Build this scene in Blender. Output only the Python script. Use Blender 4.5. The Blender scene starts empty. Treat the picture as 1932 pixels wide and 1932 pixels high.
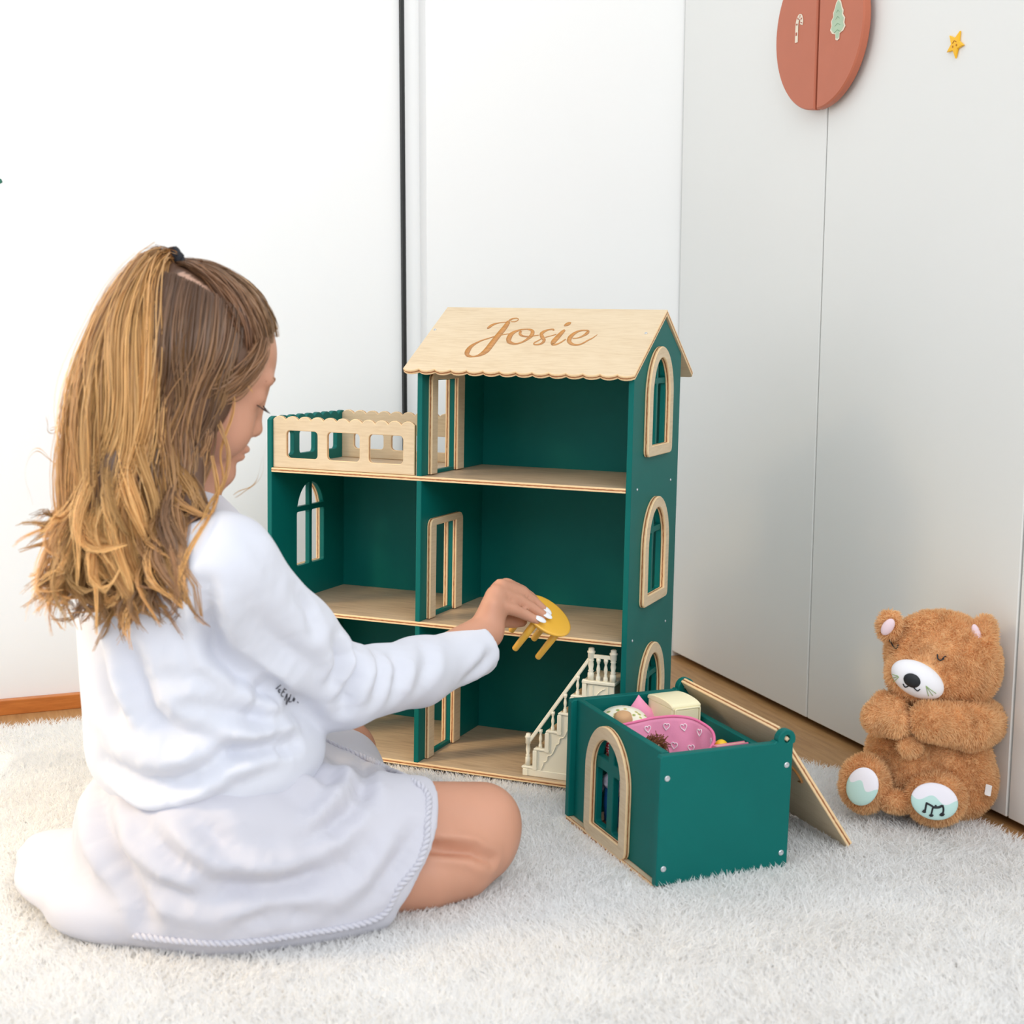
import bpy, math, random
import numpy as np
from mathutils import Matrix, Vector
from mathutils.geometry import tessellate_polygon

scene = bpy.context.scene
COL = scene.collection
RNG = np.random.default_rng(7)
random.seed(7)

# ------------------------------------------------------------------ camera
F_PX, PITCH, ROLL, CAM_H = 2717.566, 0.14886, 0.00318, 0.58
def rot(ax, a):
    c, s = math.cos(a), math.sin(a)
    if ax == 0: return np.array([[1, 0, 0], [0, c, -s], [0, s, c]])
    if ax == 1: return np.array([[c, 0, s], [0, 1, 0], [-s, 0, c]])
    return np.array([[c, -s, 0], [s, c, 0], [0, 0, 1.0]])
CAM_R = rot(0, -PITCH) @ np.array([[1, 0, 0], [0, 0, -1], [0, 1, 0.0]]) @ rot(2, ROLL)
CAM_P = np.array([0, 0, CAM_H])
cam_data = bpy.data.cameras.new('camera')
cam = bpy.data.objects.new('camera', cam_data)
COL.objects.link(cam)
m = Matrix.Identity(4)
for i in range(3):
    for j in range(3): m[i][j] = CAM_R[i, j]
m[2][3] = CAM_H
cam.matrix_world = m
cam_data.sensor_width = 36.0
cam_data.lens = F_PX / 1932 * 36.0
cam_data.clip_start = 0.05
cam_data.dof.use_dof = True
cam_data.dof.focus_distance = 1.72
cam_data.dof.aperture_fstop = 8.0
scene.camera = cam

# ------------------------------------------------------------------ world, lights, exposure
world = bpy.data.worlds.new('world'); scene.world = world
world.use_nodes = True
wb = world.node_tree.nodes['Background']
wb.inputs[0].default_value = (0.895, 0.952, 1.0, 1); wb.inputs[1].default_value = 0.78
def light(name, kind, loc, target, energy, color, **kw):
    d = bpy.data.lights.new(name, kind); d.energy = energy; d.color = color
    for k, v in kw.items(): setattr(d, k, v)
    o = bpy.data.objects.new(name, d); COL.objects.link(o); o.location = loc
    o.rotation_euler = (Vector(target) - Vector(loc)).to_track_quat('-Z', 'Y').to_euler()
    return o
# warm late sun through the window on the left of the room
light('window_sun', 'AREA', (-1.75, 1.02, 1.22), (-0.52, 1.42, 0.20), 1.6, (1.0, 0.74, 0.40), shape='RECTANGLE', size=0.42, size_y=0.42, spread=0.66)
light('fill_left', 'AREA', (-2.3, 0.55, 1.25), (0.6, 1.5, 0.5), 11, (0.95, 0.975, 1.0), shape='RECTANGLE', size=1.7, size_y=1.7)  # cool fill from the left, added to brighten the wardrobe doors
# the room's ceiling light and the big window behind the photographer
light('ceiling_light', 'AREA', (-0.15, 1.05, 2.55), (-0.15, 1.06, 0.0), 7.0, (1.0, 0.99, 0.97), shape='RECTANGLE', size=1.8, size_y=1.4)
light('window_daylight', 'AREA', (1.1, -1.4, 2.2), (0.05, 1.6, 0.3), 62, (0.95, 0.975, 1.0), shape='RECTANGLE', size=3.0, size_y=1.9)
vs = scene.view_settings
vs.view_transform = 'Standard'; vs.look = 'None'; vs.exposure = 0.03; vs.gamma = 1.0
vs.use_curve_mapping = False

# ------------------------------------------------------------------ measuring helpers
def P(u, v, y):
    """point at world depth y seen at photo pixel u, v"""
    q = CAM_R @ np.array([(u - 966) / F_PX, (966 - v) / F_PX, -1.0])
    return CAM_P + q * (y / q[1])
def PZ(u, v, z):
    q = CAM_R @ np.array([(u - 966) / F_PX, (966 - v) / F_PX, -1.0])
    return CAM_P + q * ((z - CAM_H) / q[2])
def project(X):
    c = (X - CAM_P) @ CAM_R
    return 966 - F_PX * c[:, 0] / c[:, 2], 966 + F_PX * c[:, 1] / c[:, 2], -c[:, 2]

# ------------------------------------------------------------------ materials
def lin(r, g, b):
    f = lambda c: (c / 255) / 12.92 if c <= 10.3 else ((c / 255 + 0.055) / 1.055) ** 2.4
    return (f(r), f(g), f(b), 1.0)
class NT:
    def __init__(s, name):
        s.m = bpy.data.materials.new(name); s.m.use_nodes = True
        s.t = s.m.node_tree; s.b = s.t.nodes['Principled BSDF']; s.out = s.t.nodes['Material Output']
    def n(s, kind, **kw):
        x = s.t.nodes.new(kind)
        for k, v in kw.items(): setattr(x, k, v)
        return x
    def l(s, a, b): s.t.links.new(a, b)
    def math(s, op, a, b=None):
        x = s.n('ShaderNodeMath', operation=op)
        for i, v in enumerate((a, b)):
            if v is None: continue
            if isinstance(v, (int, float)): x.inputs[i].default_value = v
            else: s.l(v, x.inputs[i])
        return x.outputs[0]
    def ramp(s, fac, stops):
        x = s.n('ShaderNodeValToRGB'); e = x.color_ramp.elements
        while len(e) < len(stops): e.new(0.5)
        for el, (p, c) in zip(e, stops): el.position = p; el.color = c
        s.l(fac, x.inputs[0]); return x.outputs[0]
    def coords(s, scale=(1, 1, 1), kind='Object'):
        tc = s.n('ShaderNodeTexCoord'); mp = s.n('ShaderNodeMapping')
        mp.inputs['Scale'].default_value = scale; s.l(tc.outputs[kind], mp.inputs[0]); return mp.outputs[0]
    def noise(s, vec, scale, detail=3, rough=0.5):
        x = s.n('ShaderNodeTexNoise'); x.inputs['Scale'].default_value = scale
        x.inputs['Detail'].default_value = detail; x.inputs['Roughness'].default_value = rough
        s.l(vec, x.inputs['Vector']); return x.outputs[0]
    def bump(s, h, strength, dist=0.001):
        x = s.n('ShaderNodeBump'); x.inputs['Strength'].default_value = strength; x.inputs['Distance'].default_value = dist
        s.l(h, x.inputs['Height']); s.l(x.outputs[0], s.b.inputs['Normal'])
MATS = {}
def plain(name, rgb, rough=0.5, spec=0.5, var=0.06, nscale=40, bump=0.0, bscale=300, sheen=0.0, sss=0.0, metal=0.0, coat=0.0, bdist=0.0006):
    """procedural material: colour with faint noise, optional fine relief"""
    if name in MATS: return MATS[name]
    t = NT(name); c = lin(*rgb); v = t.coords()
    f = t.noise(v, nscale)
    lo = tuple(x * (1 - var) for x in c[:3]) + (1,); hi = tuple(min(1, x * (1 + var)) for x in c[:3]) + (1,)
    t.l(t.ramp(f, [(0.3, lo), (0.7, hi)]), t.b.inputs['Base Color'])
    t.b.inputs['Roughness'].default_value = rough
    t.b.inputs['Specular IOR Level'].default_value = spec
    t.b.inputs['Metallic'].default_value = metal
    if coat: t.b.inputs['Coat Weight'].default_value = coat
    if sheen: t.b.inputs['Sheen Weight'].default_value = sheen
    if sss:
        t.b.inputs['Subsurface Weight'].default_value = sss
        t.b.inputs['Subsurface Radius'].default_value = (0.009, 0.004, 0.0025)
        t.b.inputs['Subsurface Scale'].default_value = 1.0
    if bump: t.bump(t.noise(v, bscale, 4), bump, bdist)
    MATS[name] = t.m; return t.m
def birch_face():
    t = NT('birch_face'); v = t.coords((7, 60, 7)); w = t.coords((2, 9, 2))
    a = t.noise(v, 6, 5, 0.6); b = t.noise(w, 4, 3)
    f = t.math('ADD', t.math('MULTIPLY', a, 0.6), t.math('MULTIPLY', b, 0.4))
    t.l(t.ramp(f, [(0.3, lin(204, 178, 142)), (0.5, lin(218, 196, 163)), (0.7, lin(226, 206, 175))]), t.b.inputs['Base Color'])
    t.b.inputs['Roughness'].default_value = 0.5; t.bump(a, 0.15, 0.0004); return t.m
def birch_edge():
    t = NT('birch_edge'); v = t.coords(); sx = t.n('ShaderNodeSeparateXYZ'); t.l(v, sx.inputs[0])
    s = t.math('COSINE', t.math('MULTIPLY', sx.outputs[2], 2 * math.pi / 0.0042))
    nz = t.noise(t.coords((40, 40, 600)), 4, 3)
    f = t.math('ADD', t.math('MULTIPLY', s, 0.45), nz)
    t.l(t.ramp(f, [(0.3, lin(240, 208, 162)), (0.62, lin(232, 192, 142)), (0.80, lin(160, 98, 56))]), t.b.inputs['Base Color'])
    t.b.inputs['Roughness'].default_value = 0.55; return t.m
def oak_board(name, stops, scale, rough=0.4):
    t = NT(name); v = t.coords(scale); a = t.noise(v, 5, 6, 0.62); b = t.noise(t.coords((3, 3, 3)), 3, 2)
    f = t.math('ADD', t.math('MULTIPLY', a, 0.75), t.math('MULTIPLY', b, 0.25))
    t.l(t.ramp(f, stops), t.b.inputs['Base Color']); t.b.inputs['Roughness'].default_value = rough
    t.bump(a, 0.1, 0.0004); return t.m
def hair_mat():
    t = NT('hair'); at = t.n('ShaderNodeAttribute', attribute_name='tint')
    t.l(at.outputs['Color'], t.b.inputs['Base Color'])
    t.b.inputs['Roughness'].default_value = 0.42; t.b.inputs['Specular IOR Level'].default_value = 0.45
    return t.m
def fibre_mat(name, rgb, var=0.08, trans=0.35, nscale=30):
    t = NT(name); c = lin(*rgb); f = t.noise(t.coords(), nscale, 3)
    lo = tuple(x * (1 - var) for x in c[:3]) + (1,); hi = tuple(min(0.97, x * (1 + var)) for x in c[:3]) + (1,)
    col = t.ramp(f, [(0.3, lo), (0.7, hi)])
    d = t.n('ShaderNodeBsdfDiffuse'); tr = t.n('ShaderNodeBsdfTranslucent'); mx = t.n('ShaderNodeMixShader')
    t.l(col, d.inputs[0]); t.l(col, tr.inputs[0]); mx.inputs[0].default_value = trans
    t.l(d.outputs[0], mx.inputs[1]); t.l(tr.outputs[0], mx.inputs[2]); t.l(mx.outputs[0], t.out.inputs[0])
    t.t.nodes.remove(t.b); return t.m
BIRCH, BIRCHE = birch_face(), birch_edge()
SHELF = oak_board('shelf_wood', [(0.3, lin(172, 144, 116)), (0.5, lin(204, 178, 148)), (0.7, lin(218, 194, 164))], (4, 40, 4))
FLOORW = oak_board('oak_floor', [(0.3, lin(150, 108, 66)), (0.5, lin(178, 134, 86)), (0.72, lin(196, 152, 104))], (30, 2.5, 3))
GREEN = plain('green_paint', (0, 102, 96), rough=0.48, spec=0.2, var=0.05, nscale=12, bump=0.05, bscale=500)
WHITEWALL = plain('white_wall_paint', (250, 250, 249), rough=0.7, spec=0.3, var=0.01, nscale=3, bump=0.02)
LACQ = plain('white_lacquer', (234, 234, 231), rough=0.38, spec=0.45, var=0.01, nscale=2)
METAL = plain('screw_metal', (205, 208, 212), rough=0.3, metal=0.7)

# ------------------------------------------------------------------ mesh helpers
def mesh_np(name, V, Fq, tri=False):
    """fast mesh from arrays; Fq is (n,3) or (n,4) or a list of such arrays"""
    me = bpy.data.meshes.new(name); V = np.asarray(V, np.float32)
    if not isinstance(Fq, (list, tuple)): Fq = [Fq]
    Fq = [np.asarray(f, np.int32) for f in Fq if len(f)]
    loops = np.concatenate([f.ravel() for f in Fq])
    tot = np.concatenate([np.full(len(f), f.shape[1], np.int32) for f in Fq])
    st = np.concatenate([[0], np.cumsum(tot)[:-1]]).astype(np.int32)
    me.vertices.add(len(V)); me.vertices.foreach_set('co', V.ravel())
    me.loops.add(len(loops)); me.loops.foreach_set('vertex_index', loops)
    me.polygons.add(len(tot)); me.polygons.foreach_set('loop_start', st)
    me.update(calc_edges=True); me.validate()
    return me
def smooth(me, on=True):
    me.polygons.foreach_set('use_smooth', np.full(len(me.polygons), on)); me.update()
def put(name, me, mats, parent=None, mat4=None, **props):
    me.name = name; o = bpy.data.objects.new(name, me); COL.objects.link(o)
    if not len(me.materials):
        for mm in (mats if isinstance(mats, (list, tuple)) else [mats]): me.materials.append(mm)
    if parent is not None: o.parent = parent
    if mat4 is not None: o.matrix_local = mat4
    for k, v in props.items(): o[k] = v
    return o
def dup(o, parent=None, mat4=None, **props):
    c = o.copy(); COL.objects.link(c); c.parent = parent if parent is not None else o.parent
    if mat4 is not None: c.matrix_local = mat4
    for k, v in props.items(): c[k] = v
    return c
def thing(name, label, cat, mat4=None, group=None):
    o = bpy.data.objects.new(name, None); COL.objects.link(o); o.empty_display_size = 0.02
    o['label'] = label; o['category'] = cat
    if group: o['group'] = group
    if mat4 is not None: o.matrix_world = mat4
    return o
def m4(R3, t):
    M = Matrix.Identity(4)
    for i in range(3):
        for j in range(3): M[i][j] = float(R3[i][j])
        M[i][3] = float(t[i])
    return M
def frameX(x): return m4([[0, 0, 1], [1, 0, 0], [0, 1, 0]], (x, 0, 0))       # plate (a,b,n) -> Y,Z,X
def frameY(y): return m4([[1, 0, 0], [0, 0, -1], [0, 1, 0]], (0, y, 0))      # plate -> X,Z,-Y
def frameZ(z): return m4(np.eye(3), (0, 0, z))
def T(x, y, z): return Matrix.Translation((x, y, z))

def ccw(P2):
    P2 = np.asarray(P2, float); a = 0.5 * np.sum(P2[:, 0] * np.roll(P2[:, 1], -1) - np.roll(P2[:, 0], -1) * P2[:, 1])
    return P2 if a > 0 else P2[::-1]
def offset_loop(L, d):
    """move a ccw loop inward by d"""
    e = np.roll(L, -1, 0) - L; e /= np.maximum(np.linalg.norm(e, axis=1), 1e-9)[:, None]
    n = np.stack([-e[:, 1], e[:, 0]], 1); p = np.roll(n, 1, 0)
    s = n + p; s /= np.maximum((1 + (n * p).sum(1)), 0.35)[:, None]
    return L + s * d
def plate(outline, holes=(), th=0.006, bev=0.0006, ang=True):
    """flat panel with real holes and softened edges; face faces get slot 0, edges slot 1"""
    loops = [ccw(outline)] + [ccw(h)[::-1] for h in holes]
    V, quads = [], []; base = 0; caps = []
    for L in loops:
        n = len(L); inn = offset_loop(L, bev)
        for pts, z in ((inn, th / 2), (L, th / 2 - bev), (L, -th / 2 + bev), (inn, -th / 2)):
            V += [(p[0], p[1], z) for p in pts]
        for r in range(3):
            a0, b0 = base + r * n, base + (r + 1) * n
            for i in range(n):
                j = (i + 1) % n; quads.append((a0 + i, b0 + i, b0 + j, a0 + j))
        caps.append((base, n, inn)); base += 4 * n
    polys = [[Vector((p[0], p[1], 0)) for p in c[2]] for c in caps]
    tris = tessellate_polygon(polys)
    idx_top = [c[0] + i for c in caps for i in range(c[1])]
    idx_bot = [c[0] + 3 * c[1] + i for c in caps for i in range(c[1])]
    flat = np.concatenate([c[2] for c in caps]); up, dn = [], []
    for a, b, c in tris:
        ar = np.cross(np.append(flat[b] - flat[a], 0), np.append(flat[c] - flat[a], 0))[2]
        if abs(ar) < 1e-14: continue
        if ar < 0: b, c = c, b
        up.append((idx_top[a], idx_top[b], idx_top[c])); dn.append((idx_bot[a], idx_bot[c], idx_bot[b]))
    me = mesh_np('plate', V, [np.array(quads), np.array(up), np.array(dn)])
    me.polygons.foreach_set('material_index', np.array([1] * len(quads) + [0] * (len(up) + len(dn)), np.int32))
    smooth(me, False)
    return me
def rect(x0, y0, x1, y1): return [(x0, y0), (x1, y0), (x1, y1), (x0, y1)]
def rrect(x0, y0, x1, y1, r, n=5, corners=(1, 1, 1, 1)):
    out = []
    for k, (cx, cy, a) in enumerate(((x0 + r, y0 + r, math.pi), (x1 - r, y0 + r, 1.5 * math.pi), (x1 - r, y1 - r, 0), (x0 + r, y1 - r, 0.5 * math.pi))):
        if not corners[k]:
            out.append(((x0, y0), (x1, y0), (x1, y1), (x0, y1))[k]); continue
        for i in range(n + 1):
            t = a + i / n * math.pi / 2; out.append((cx + r * math.cos(t), cy + r * math.sin(t)))
    return out
def arch(x0, z0, x1, ztop, rb=0.004, n=12, spring=None):
    """arched window outline, elliptical top"""
    c, w = (x0 + x1) / 2, (x1 - x0) / 2; zs = spring if spring is not None else ztop - w * 1.15
    out = [(x0 + rb, z0)] + [(x1 - rb, z0)]
    out += [(x1 - rb + rb * math.sin(t), z0 + rb - rb * math.cos(t)) for t in (math.pi / 6, math.pi / 3, math.pi / 2)]
    out += [(c + w * math.cos(t), zs + (ztop - zs) * math.sin(t)) for t in np.linspace(0, math.pi, 2 * n + 1)]
    out += [(x0 + rb - rb * math.cos(t), z0 + rb - rb * math.sin(t)) for t in (0.001, math.pi / 6, math.pi / 3)]
    return out
def scallop(x0, x1, y, n, h, m=5):
    """bumps along +y between x0 and x1"""
    w = (x1 - x0) / n; out = []
    for k in range(n):
        for i in range(m + (k == n - 1)):
            t = i / m; out.append((x0 + w * (k + t), y + h * math.sin(math.pi * min(max(t, 0.0), 1.0)) ** 0.7 if 0 < t < 1 else y))
    return out
def boxm(x0, y0, z0, x1, y1, z1, b=0.0008):
    me = plate(rect(x0, y0, x1, y1), (), z1 - z0, min(b, (z1 - z0) / 3))
    me.transform(T(0, 0, (z0 + z1) / 2)); return me
def lathe(prof, n=14, cap=True):
    prof = np.array(prof, float); k = len(prof); V = []
    for r, z in prof:
        for i in range(n):
            a = 2 * math.pi * i / n; V.append((r * math.cos(a), r * math.sin(a), z))
    Q = [(j * n + i, j * n + (i + 1) % n, (j + 1) * n + (i + 1) % n, (j + 1) * n + i) for j in range(k - 1) for i in range(n)]
    V += [(0, 0, prof[0][1]), (0, 0, prof[-1][1])]
    tr = [(k * n, (i + 1) % n, i) for i in range(n)] + [(k * n + 1, (k - 1) * n + i, (k - 1) * n + (i + 1) % n) for i in range(n)]
    return mesh_np('lathe', V, [np.array(Q), np.array(tr)])
def crom(Pts, m):
    Pt = np.asarray(Pts, float); Q = np.vstack([2 * Pt[0] - Pt[1], Pt, 2 * Pt[-1] - Pt[-2]])
    t = np.linspace(0, len(Pt) - 1 - 1e-9, m); i = t.astype(int); f = (t - i)[:, None]
    a, b, c, d = Q[i], Q[i + 1], Q[i + 2], Q[i + 3]
    return 0.5 * (2 * b + (c - a) * f + (2 * a - 5 * b + 4 * c - d) * f ** 2 + (3 * b - a - 3 * c + d) * f ** 3)
def tube_arrays(path, rad, n=8, close_ends=True, twist=0.0):
    path = np.asarray(path, float); k = len(path); rad = np.broadcast_to(np.asarray(rad, float), (k,))
    Tn = np.gradient(path, axis=0); Tn /= np.maximum(np.linalg.norm(Tn, axis=1), 1e-9)[:, None]
    ref = np.array([0, 0, 1.0]) if abs(Tn[0][2]) < 0.9 else np.array([1.0, 0, 0])
    u = np.cross(Tn[0], ref); u /= np.linalg.norm(u); V = []
    for i in range(k):
        u = u - Tn[i] * (u @ Tn[i]); u /= max(np.linalg.norm(u), 1e-9); w = np.cross(Tn[i], u)
        a = np.arange(n) * 2 * math.pi / n + twist * i
        V.append(path[i] + rad[i] * (np.cos(a)[:, None] * u + np.sin(a)[:, None] * w))
    V = np.concatenate(V)
    Q = np.array([(j * n + i, j * n + (i + 1) % n, (j + 1) * n + (i + 1) % n, (j + 1) * n + i) for j in range(k - 1) for i in range(n)])
    V = np.vstack([V, path[0], path[-1]]); b = k * n
    Tr = np.array([(b, (i + 1) % n, i) for i in range(n)] + [(b + 1, (k - 1) * n + i, (k - 1) * n + (i + 1) % n) for i in range(n)])
    return V, Q, Tr
def tube(path, rad, n=8):
    V, Q, Tr = tube_arrays(path, rad, n); me = mesh_np('tube', V, [Q, Tr]); smooth(me); return me
def ellipsoid_mesh(c, r, R3=np.eye(3), nu=24, nv=14):
    V = []; 
    for j in range(nv + 1):
        p = -math.pi / 2 + math.pi * j / nv
        for i in range(nu):
            a = 2 * math.pi * i / nu; V.append((math.cos(p) * math.cos(a), math.cos(p) * math.sin(a), math.sin(p)))
    V = np.array(V) * r @ np.asarray(R3).T + c
    Q = [(j * nu + i, j * nu + (i + 1) % nu, (j + 1) * nu + (i + 1) % nu, (j + 1) * nu + i) for j in range(nv) for i in range(nu)]
    me = mesh_np('ell', V, np.array(Q)); smooth(me); return me
def ribbon_rows(rows, lift_pts):
    """rows of (left,right) 3-D points -> strip"""
    V = []; 
    for a, b in lift_pts: V += [a, b]
    Q = np.array([(2 * i, 2 * i + 1, 2 * i + 3, 2 * i + 2) for i in range(len(lift_pts) - 1)])
    return np.array(V), Q
def join_arrays(parts):
    """parts: list of (V, [faces...]) -> V, list of face arrays grouped by size"""
    Vs, F3, F4, b = [], [], [], 0
    for V, Fs in parts:
        for f in Fs:
            f = np.asarray(f)
            if len(f): (F3 if f.shape[1] == 3 else F4).append(f + b)
        Vs.append(V); b += len(V)
    return np.concatenate(Vs), [np.concatenate(x) for x in (F4, F3) if x]

# ------------------------------------------------------------------ signed distance fields -> one continuous surface
class Field:
    def __init__(s, lo, hi, h):
        s.lo = np.array(lo, float); s.h = h; s.n = np.ceil((np.array(hi) - s.lo) / h).astype(int) + 1
        s.d = np.full(s.n, 1.0, np.float32)
    def _grid(s, lo, hi):
        a = np.clip(np.floor((lo - s.lo) / s.h).astype(int), 0, s.n); b = np.clip(np.ceil((hi - s.lo) / s.h).astype(int) + 1, 0, s.n)
        sl = tuple(slice(x, y) for x, y in zip(a, b))
        ax = [(s.lo[i] + s.h * np.arange(a[i], b[i])).astype(np.float32) for i in range(3)]
        return sl, np.meshgrid(*ax, indexing='ij', sparse=True)
    def op(s, fn, lo, hi, k, sub=False):
        mrg = k + 4 * s.h; sl, (X, Y, Z) = s._grid(np.asarray(lo) - mrg, np.asarray(hi) + mrg)
        if s.d[sl].size == 0: return
        b = fn(X, Y, Z).astype(np.float32); a = s.d[sl]
        if sub: a = -a
        h = np.maximum(k - np.abs(a - b), 0) / max(k, 1e-6); r = np.minimum(a, b) - h * h * k * 0.25
        s.d[sl] = -r if sub else r
    def ell(s, c, r, R3=np.eye(3), k=0.01, sub=False):
        c, r, R3 = np.asarray(c, float), np.asarray(r, float), np.asarray(R3, float)
        def fn(X, Y, Z):
            x, y, z = X - c[0], Y - c[1], Z - c[2]
            q = [(x * R3[0, i] + y * R3[1, i] + z * R3[2, i]) / r[i] for i in range(3)]
            k0 = np.sqrt(q[0] ** 2 + q[1] ** 2 + q[2] ** 2); k1 = np.sqrt((q[0] / r[0]) ** 2 + (q[1] / r[1]) ** 2 + (q[2] / r[2]) ** 2)
            return k0 * (k0 - 1) / np.maximum(k1, 1e-6)
        e = np.sqrt(((R3 * r) ** 2).sum(1)); s.op(fn, c - e, c + e, k, sub)
    def cone(s, a, b, ra, rb, k=0.01, sub=False):
        a, b = np.asarray(a, float), np.asarray(b, float); ba = b - a; L2 = max(ba @ ba, 1e-12)
        def fn(X, Y, Z):
            t = np.clip(((X - a[0]) * ba[0] + (Y - a[1]) * ba[1] + (Z - a[2]) * ba[2]) / L2, 0, 1)
            return np.sqrt((X - a[0] - t * ba[0]) ** 2 + (Y - a[1] - t * ba[1]) ** 2 + (Z - a[2] - t * ba[2]) ** 2) - (ra + (rb - ra) * t)
        r = max(ra, rb); s.op(fn, np.minimum(a, b) - r, np.maximum(a, b) + r, k, sub)
    def chain(s, pts, rads, k=0.01):
        for i in range(len(pts) - 1): s.cone(pts[i], pts[i + 1], rads[i], rads[i + 1], k)
    def cut(s, n, p, k=0.004, lo=None, hi=None):
        """keep the side where n.(x-p) < 0"""
        n = np.asarray(n, float) / np.linalg.norm(n)
        fn = lambda X, Y, Z: -((X - p[0]) * n[0] + (Y - p[1]) * n[1] + (Z - p[2]) * n[2]) + 0 * X * Y * Z
        s.op(fn, s.lo if lo is None else lo, s.lo + s.h * s.n if hi is None else hi, k, True)
    def mesh(s):
        d = s.d; neg = d < 0; n = np.array(d.shape) - 1
        cs = [(i, j, k) for i in (0, 1) for j in (0, 1) for k in (0, 1)]
        cnt = np.zeros(n, np.int8)
        for i, j, k in cs: cnt += neg[i:i + n[0], j:j + n[1], k:k + n[2]]
        cells = np.argwhere((cnt > 0) & (cnt < 8)); idx = np.full(n, -1, np.int32); idx[tuple(cells.T)] = np.arange(len(cells))
        cv = np.stack([d[tuple((cells + np.array(c)).T)] for c in cs], 1); acc = np.zeros((len(cells), 3)); w = np.zeros(len(cells))
        for a in range(8):
            for b in range(a + 1, 8):
                if sum(abs(x - y) for x, y in zip(cs[a], cs[b])) != 1: continue
                mk = (cv[:, a] < 0) != (cv[:, b] < 0); t = np.where(mk, cv[:, a] / np.where(mk, cv[:, a] - cv[:, b], 1), 0)
                acc += np.where(mk[:, None], np.array(cs[a]) + t[:, None] * (np.array(cs[b]) - np.array(cs[a])), 0); w += mk
        V = s.lo + s.h * (cells + acc / w[:, None]); quads = []
        for ax in range(3):
            o = [x for x in range(3) if x != ax]; sa = [slice(1, None)] * 3; sb = [slice(1, None)] * 3
            sa[ax] = slice(0, -1); A = neg[tuple(sa)]; sb[ax] = slice(1, None); B = neg[tuple(sb)]
            e = np.argwhere(A != B); off = np.ones(3, int); off[ax] = 0; e = e + off
            e = e[(e[:, o[0]] < n[o[0]]) & (e[:, o[1]] < n[o[1]]) & (e[:, ax] < n[ax])]
            if not len(e): continue
            def cell(p, q):
                x = e.copy(); x[:, o[0]] -= p; x[:, o[1]] -= q; return idx[tuple(x.T)]
            q4 = np.stack([cell(1, 1), cell(0, 1), cell(0, 0), cell(1, 0)], 1)
            flip = neg[tuple(e.T)] if ax != 1 else ~neg[tuple(e.T)]
            q4[~flip] = q4[~flip][:, ::-1]; quads.append(q4)
        Q = np.concatenate(quads); Q = Q[(Q >= 0).all(1)]
        return V, Q
def vnormals(V, Q):
    a = V[Q[:, 2]] - V[Q[:, 0]]; b = V[Q[:, 3 if Q.shape[1] == 4 else 1]] - V[Q[:, 1 if Q.shape[1] == 4 else 0]]
    fn = np.cross(a, b) if Q.shape[1] == 4 else np.cross(V[Q[:, 1]] - V[Q[:, 0]], V[Q[:, 2]] - V[Q[:, 0]])
    N = np.zeros_like(V)
    for i in range(Q.shape[1]): np.add.at(N, Q[:, i], fn)
    return N / np.maximum(np.linalg.norm(N, axis=1), 1e-12)[:, None]
def relax(V, Q, it=2, w=0.5):
    for _ in range(it):
        acc = np.zeros_like(V); c = np.zeros(len(V))
        for i in range(4):
            j = (i + 1) % 4
            np.add.at(acc, Q[:, i], V[Q[:, j]]); np.add.at(c, Q[:, i], 1); np.add.at(acc, Q[:, j], V[Q[:, i]]); np.add.at(c, Q[:, j], 1)
        V = V + w * (acc / np.maximum(c, 1)[:, None] - V)
    return V
def waves(V, seed, f, n=6):
    r = np.random.default_rng(seed); o = np.zeros(len(V))
    for _ in range(n):
        k = r.normal(size=3); k *= f * r.uniform(0.6, 1.5) / np.linalg.norm(k); o += np.sin(V @ k + r.uniform(0, 6.28))
    return o / n
def hit(V, u, v, uv, R=9):
    """front-most surface point near a photo pixel"""
    d2 = (uv[0] - u) ** 2 + (uv[1] - v) ** 2; c = np.where(d2 < R * R)[0]
    if not len(c): return None
    return V[c[np.argmin(uv[2][c] + 0.0002 * np.sqrt(d2[c]))]]
def folds(V, Q, lines):
    """press and raise cloth folds along traced lines: (points, width m, amplitude m)"""
    uv = project(V); N = vnormals(V, Q); D = np.zeros(len(V))
    for pts, wd, amp in lines:
        s = crom(pts, 24); ps = [hit(V, a, b, uv) for a, b in s]; ps = [p for p in ps if p is not None]
        if len(ps) < 3: continue
        ps = np.array(ps); m_ = len(ps); best = np.full(len(V), 1e9); bi = np.zeros(len(V), int)
        lo, hi = ps.min(0) - 4 * wd, ps.max(0) + 4 * wd; c = np.where(((V > lo) & (V < hi)).all(1))[0]
        for i in range(m_ - 1):
            a, b = ps[i], ps[i + 1]; ba = b - a; t = np.clip(((V[c] - a) @ ba) / max(ba @ ba, 1e-12), 0, 1)
            d = np.linalg.norm(V[c] - a - t[:, None] * ba, axis=1); k = d < best[c]; best[c[k]] = d[k]; bi[c[k]] = i
        fade = np.sin(np.pi * np.clip((bi + 1) / (m_ + 1), 0, 1)) ** 0.6; x = best / wd
        D += 1.45 * amp * fade * (np.exp(-x * x) - 0.45 * np.exp(-((x - 2.0) ** 2)))
    return V + N * D[:, None]
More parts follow.
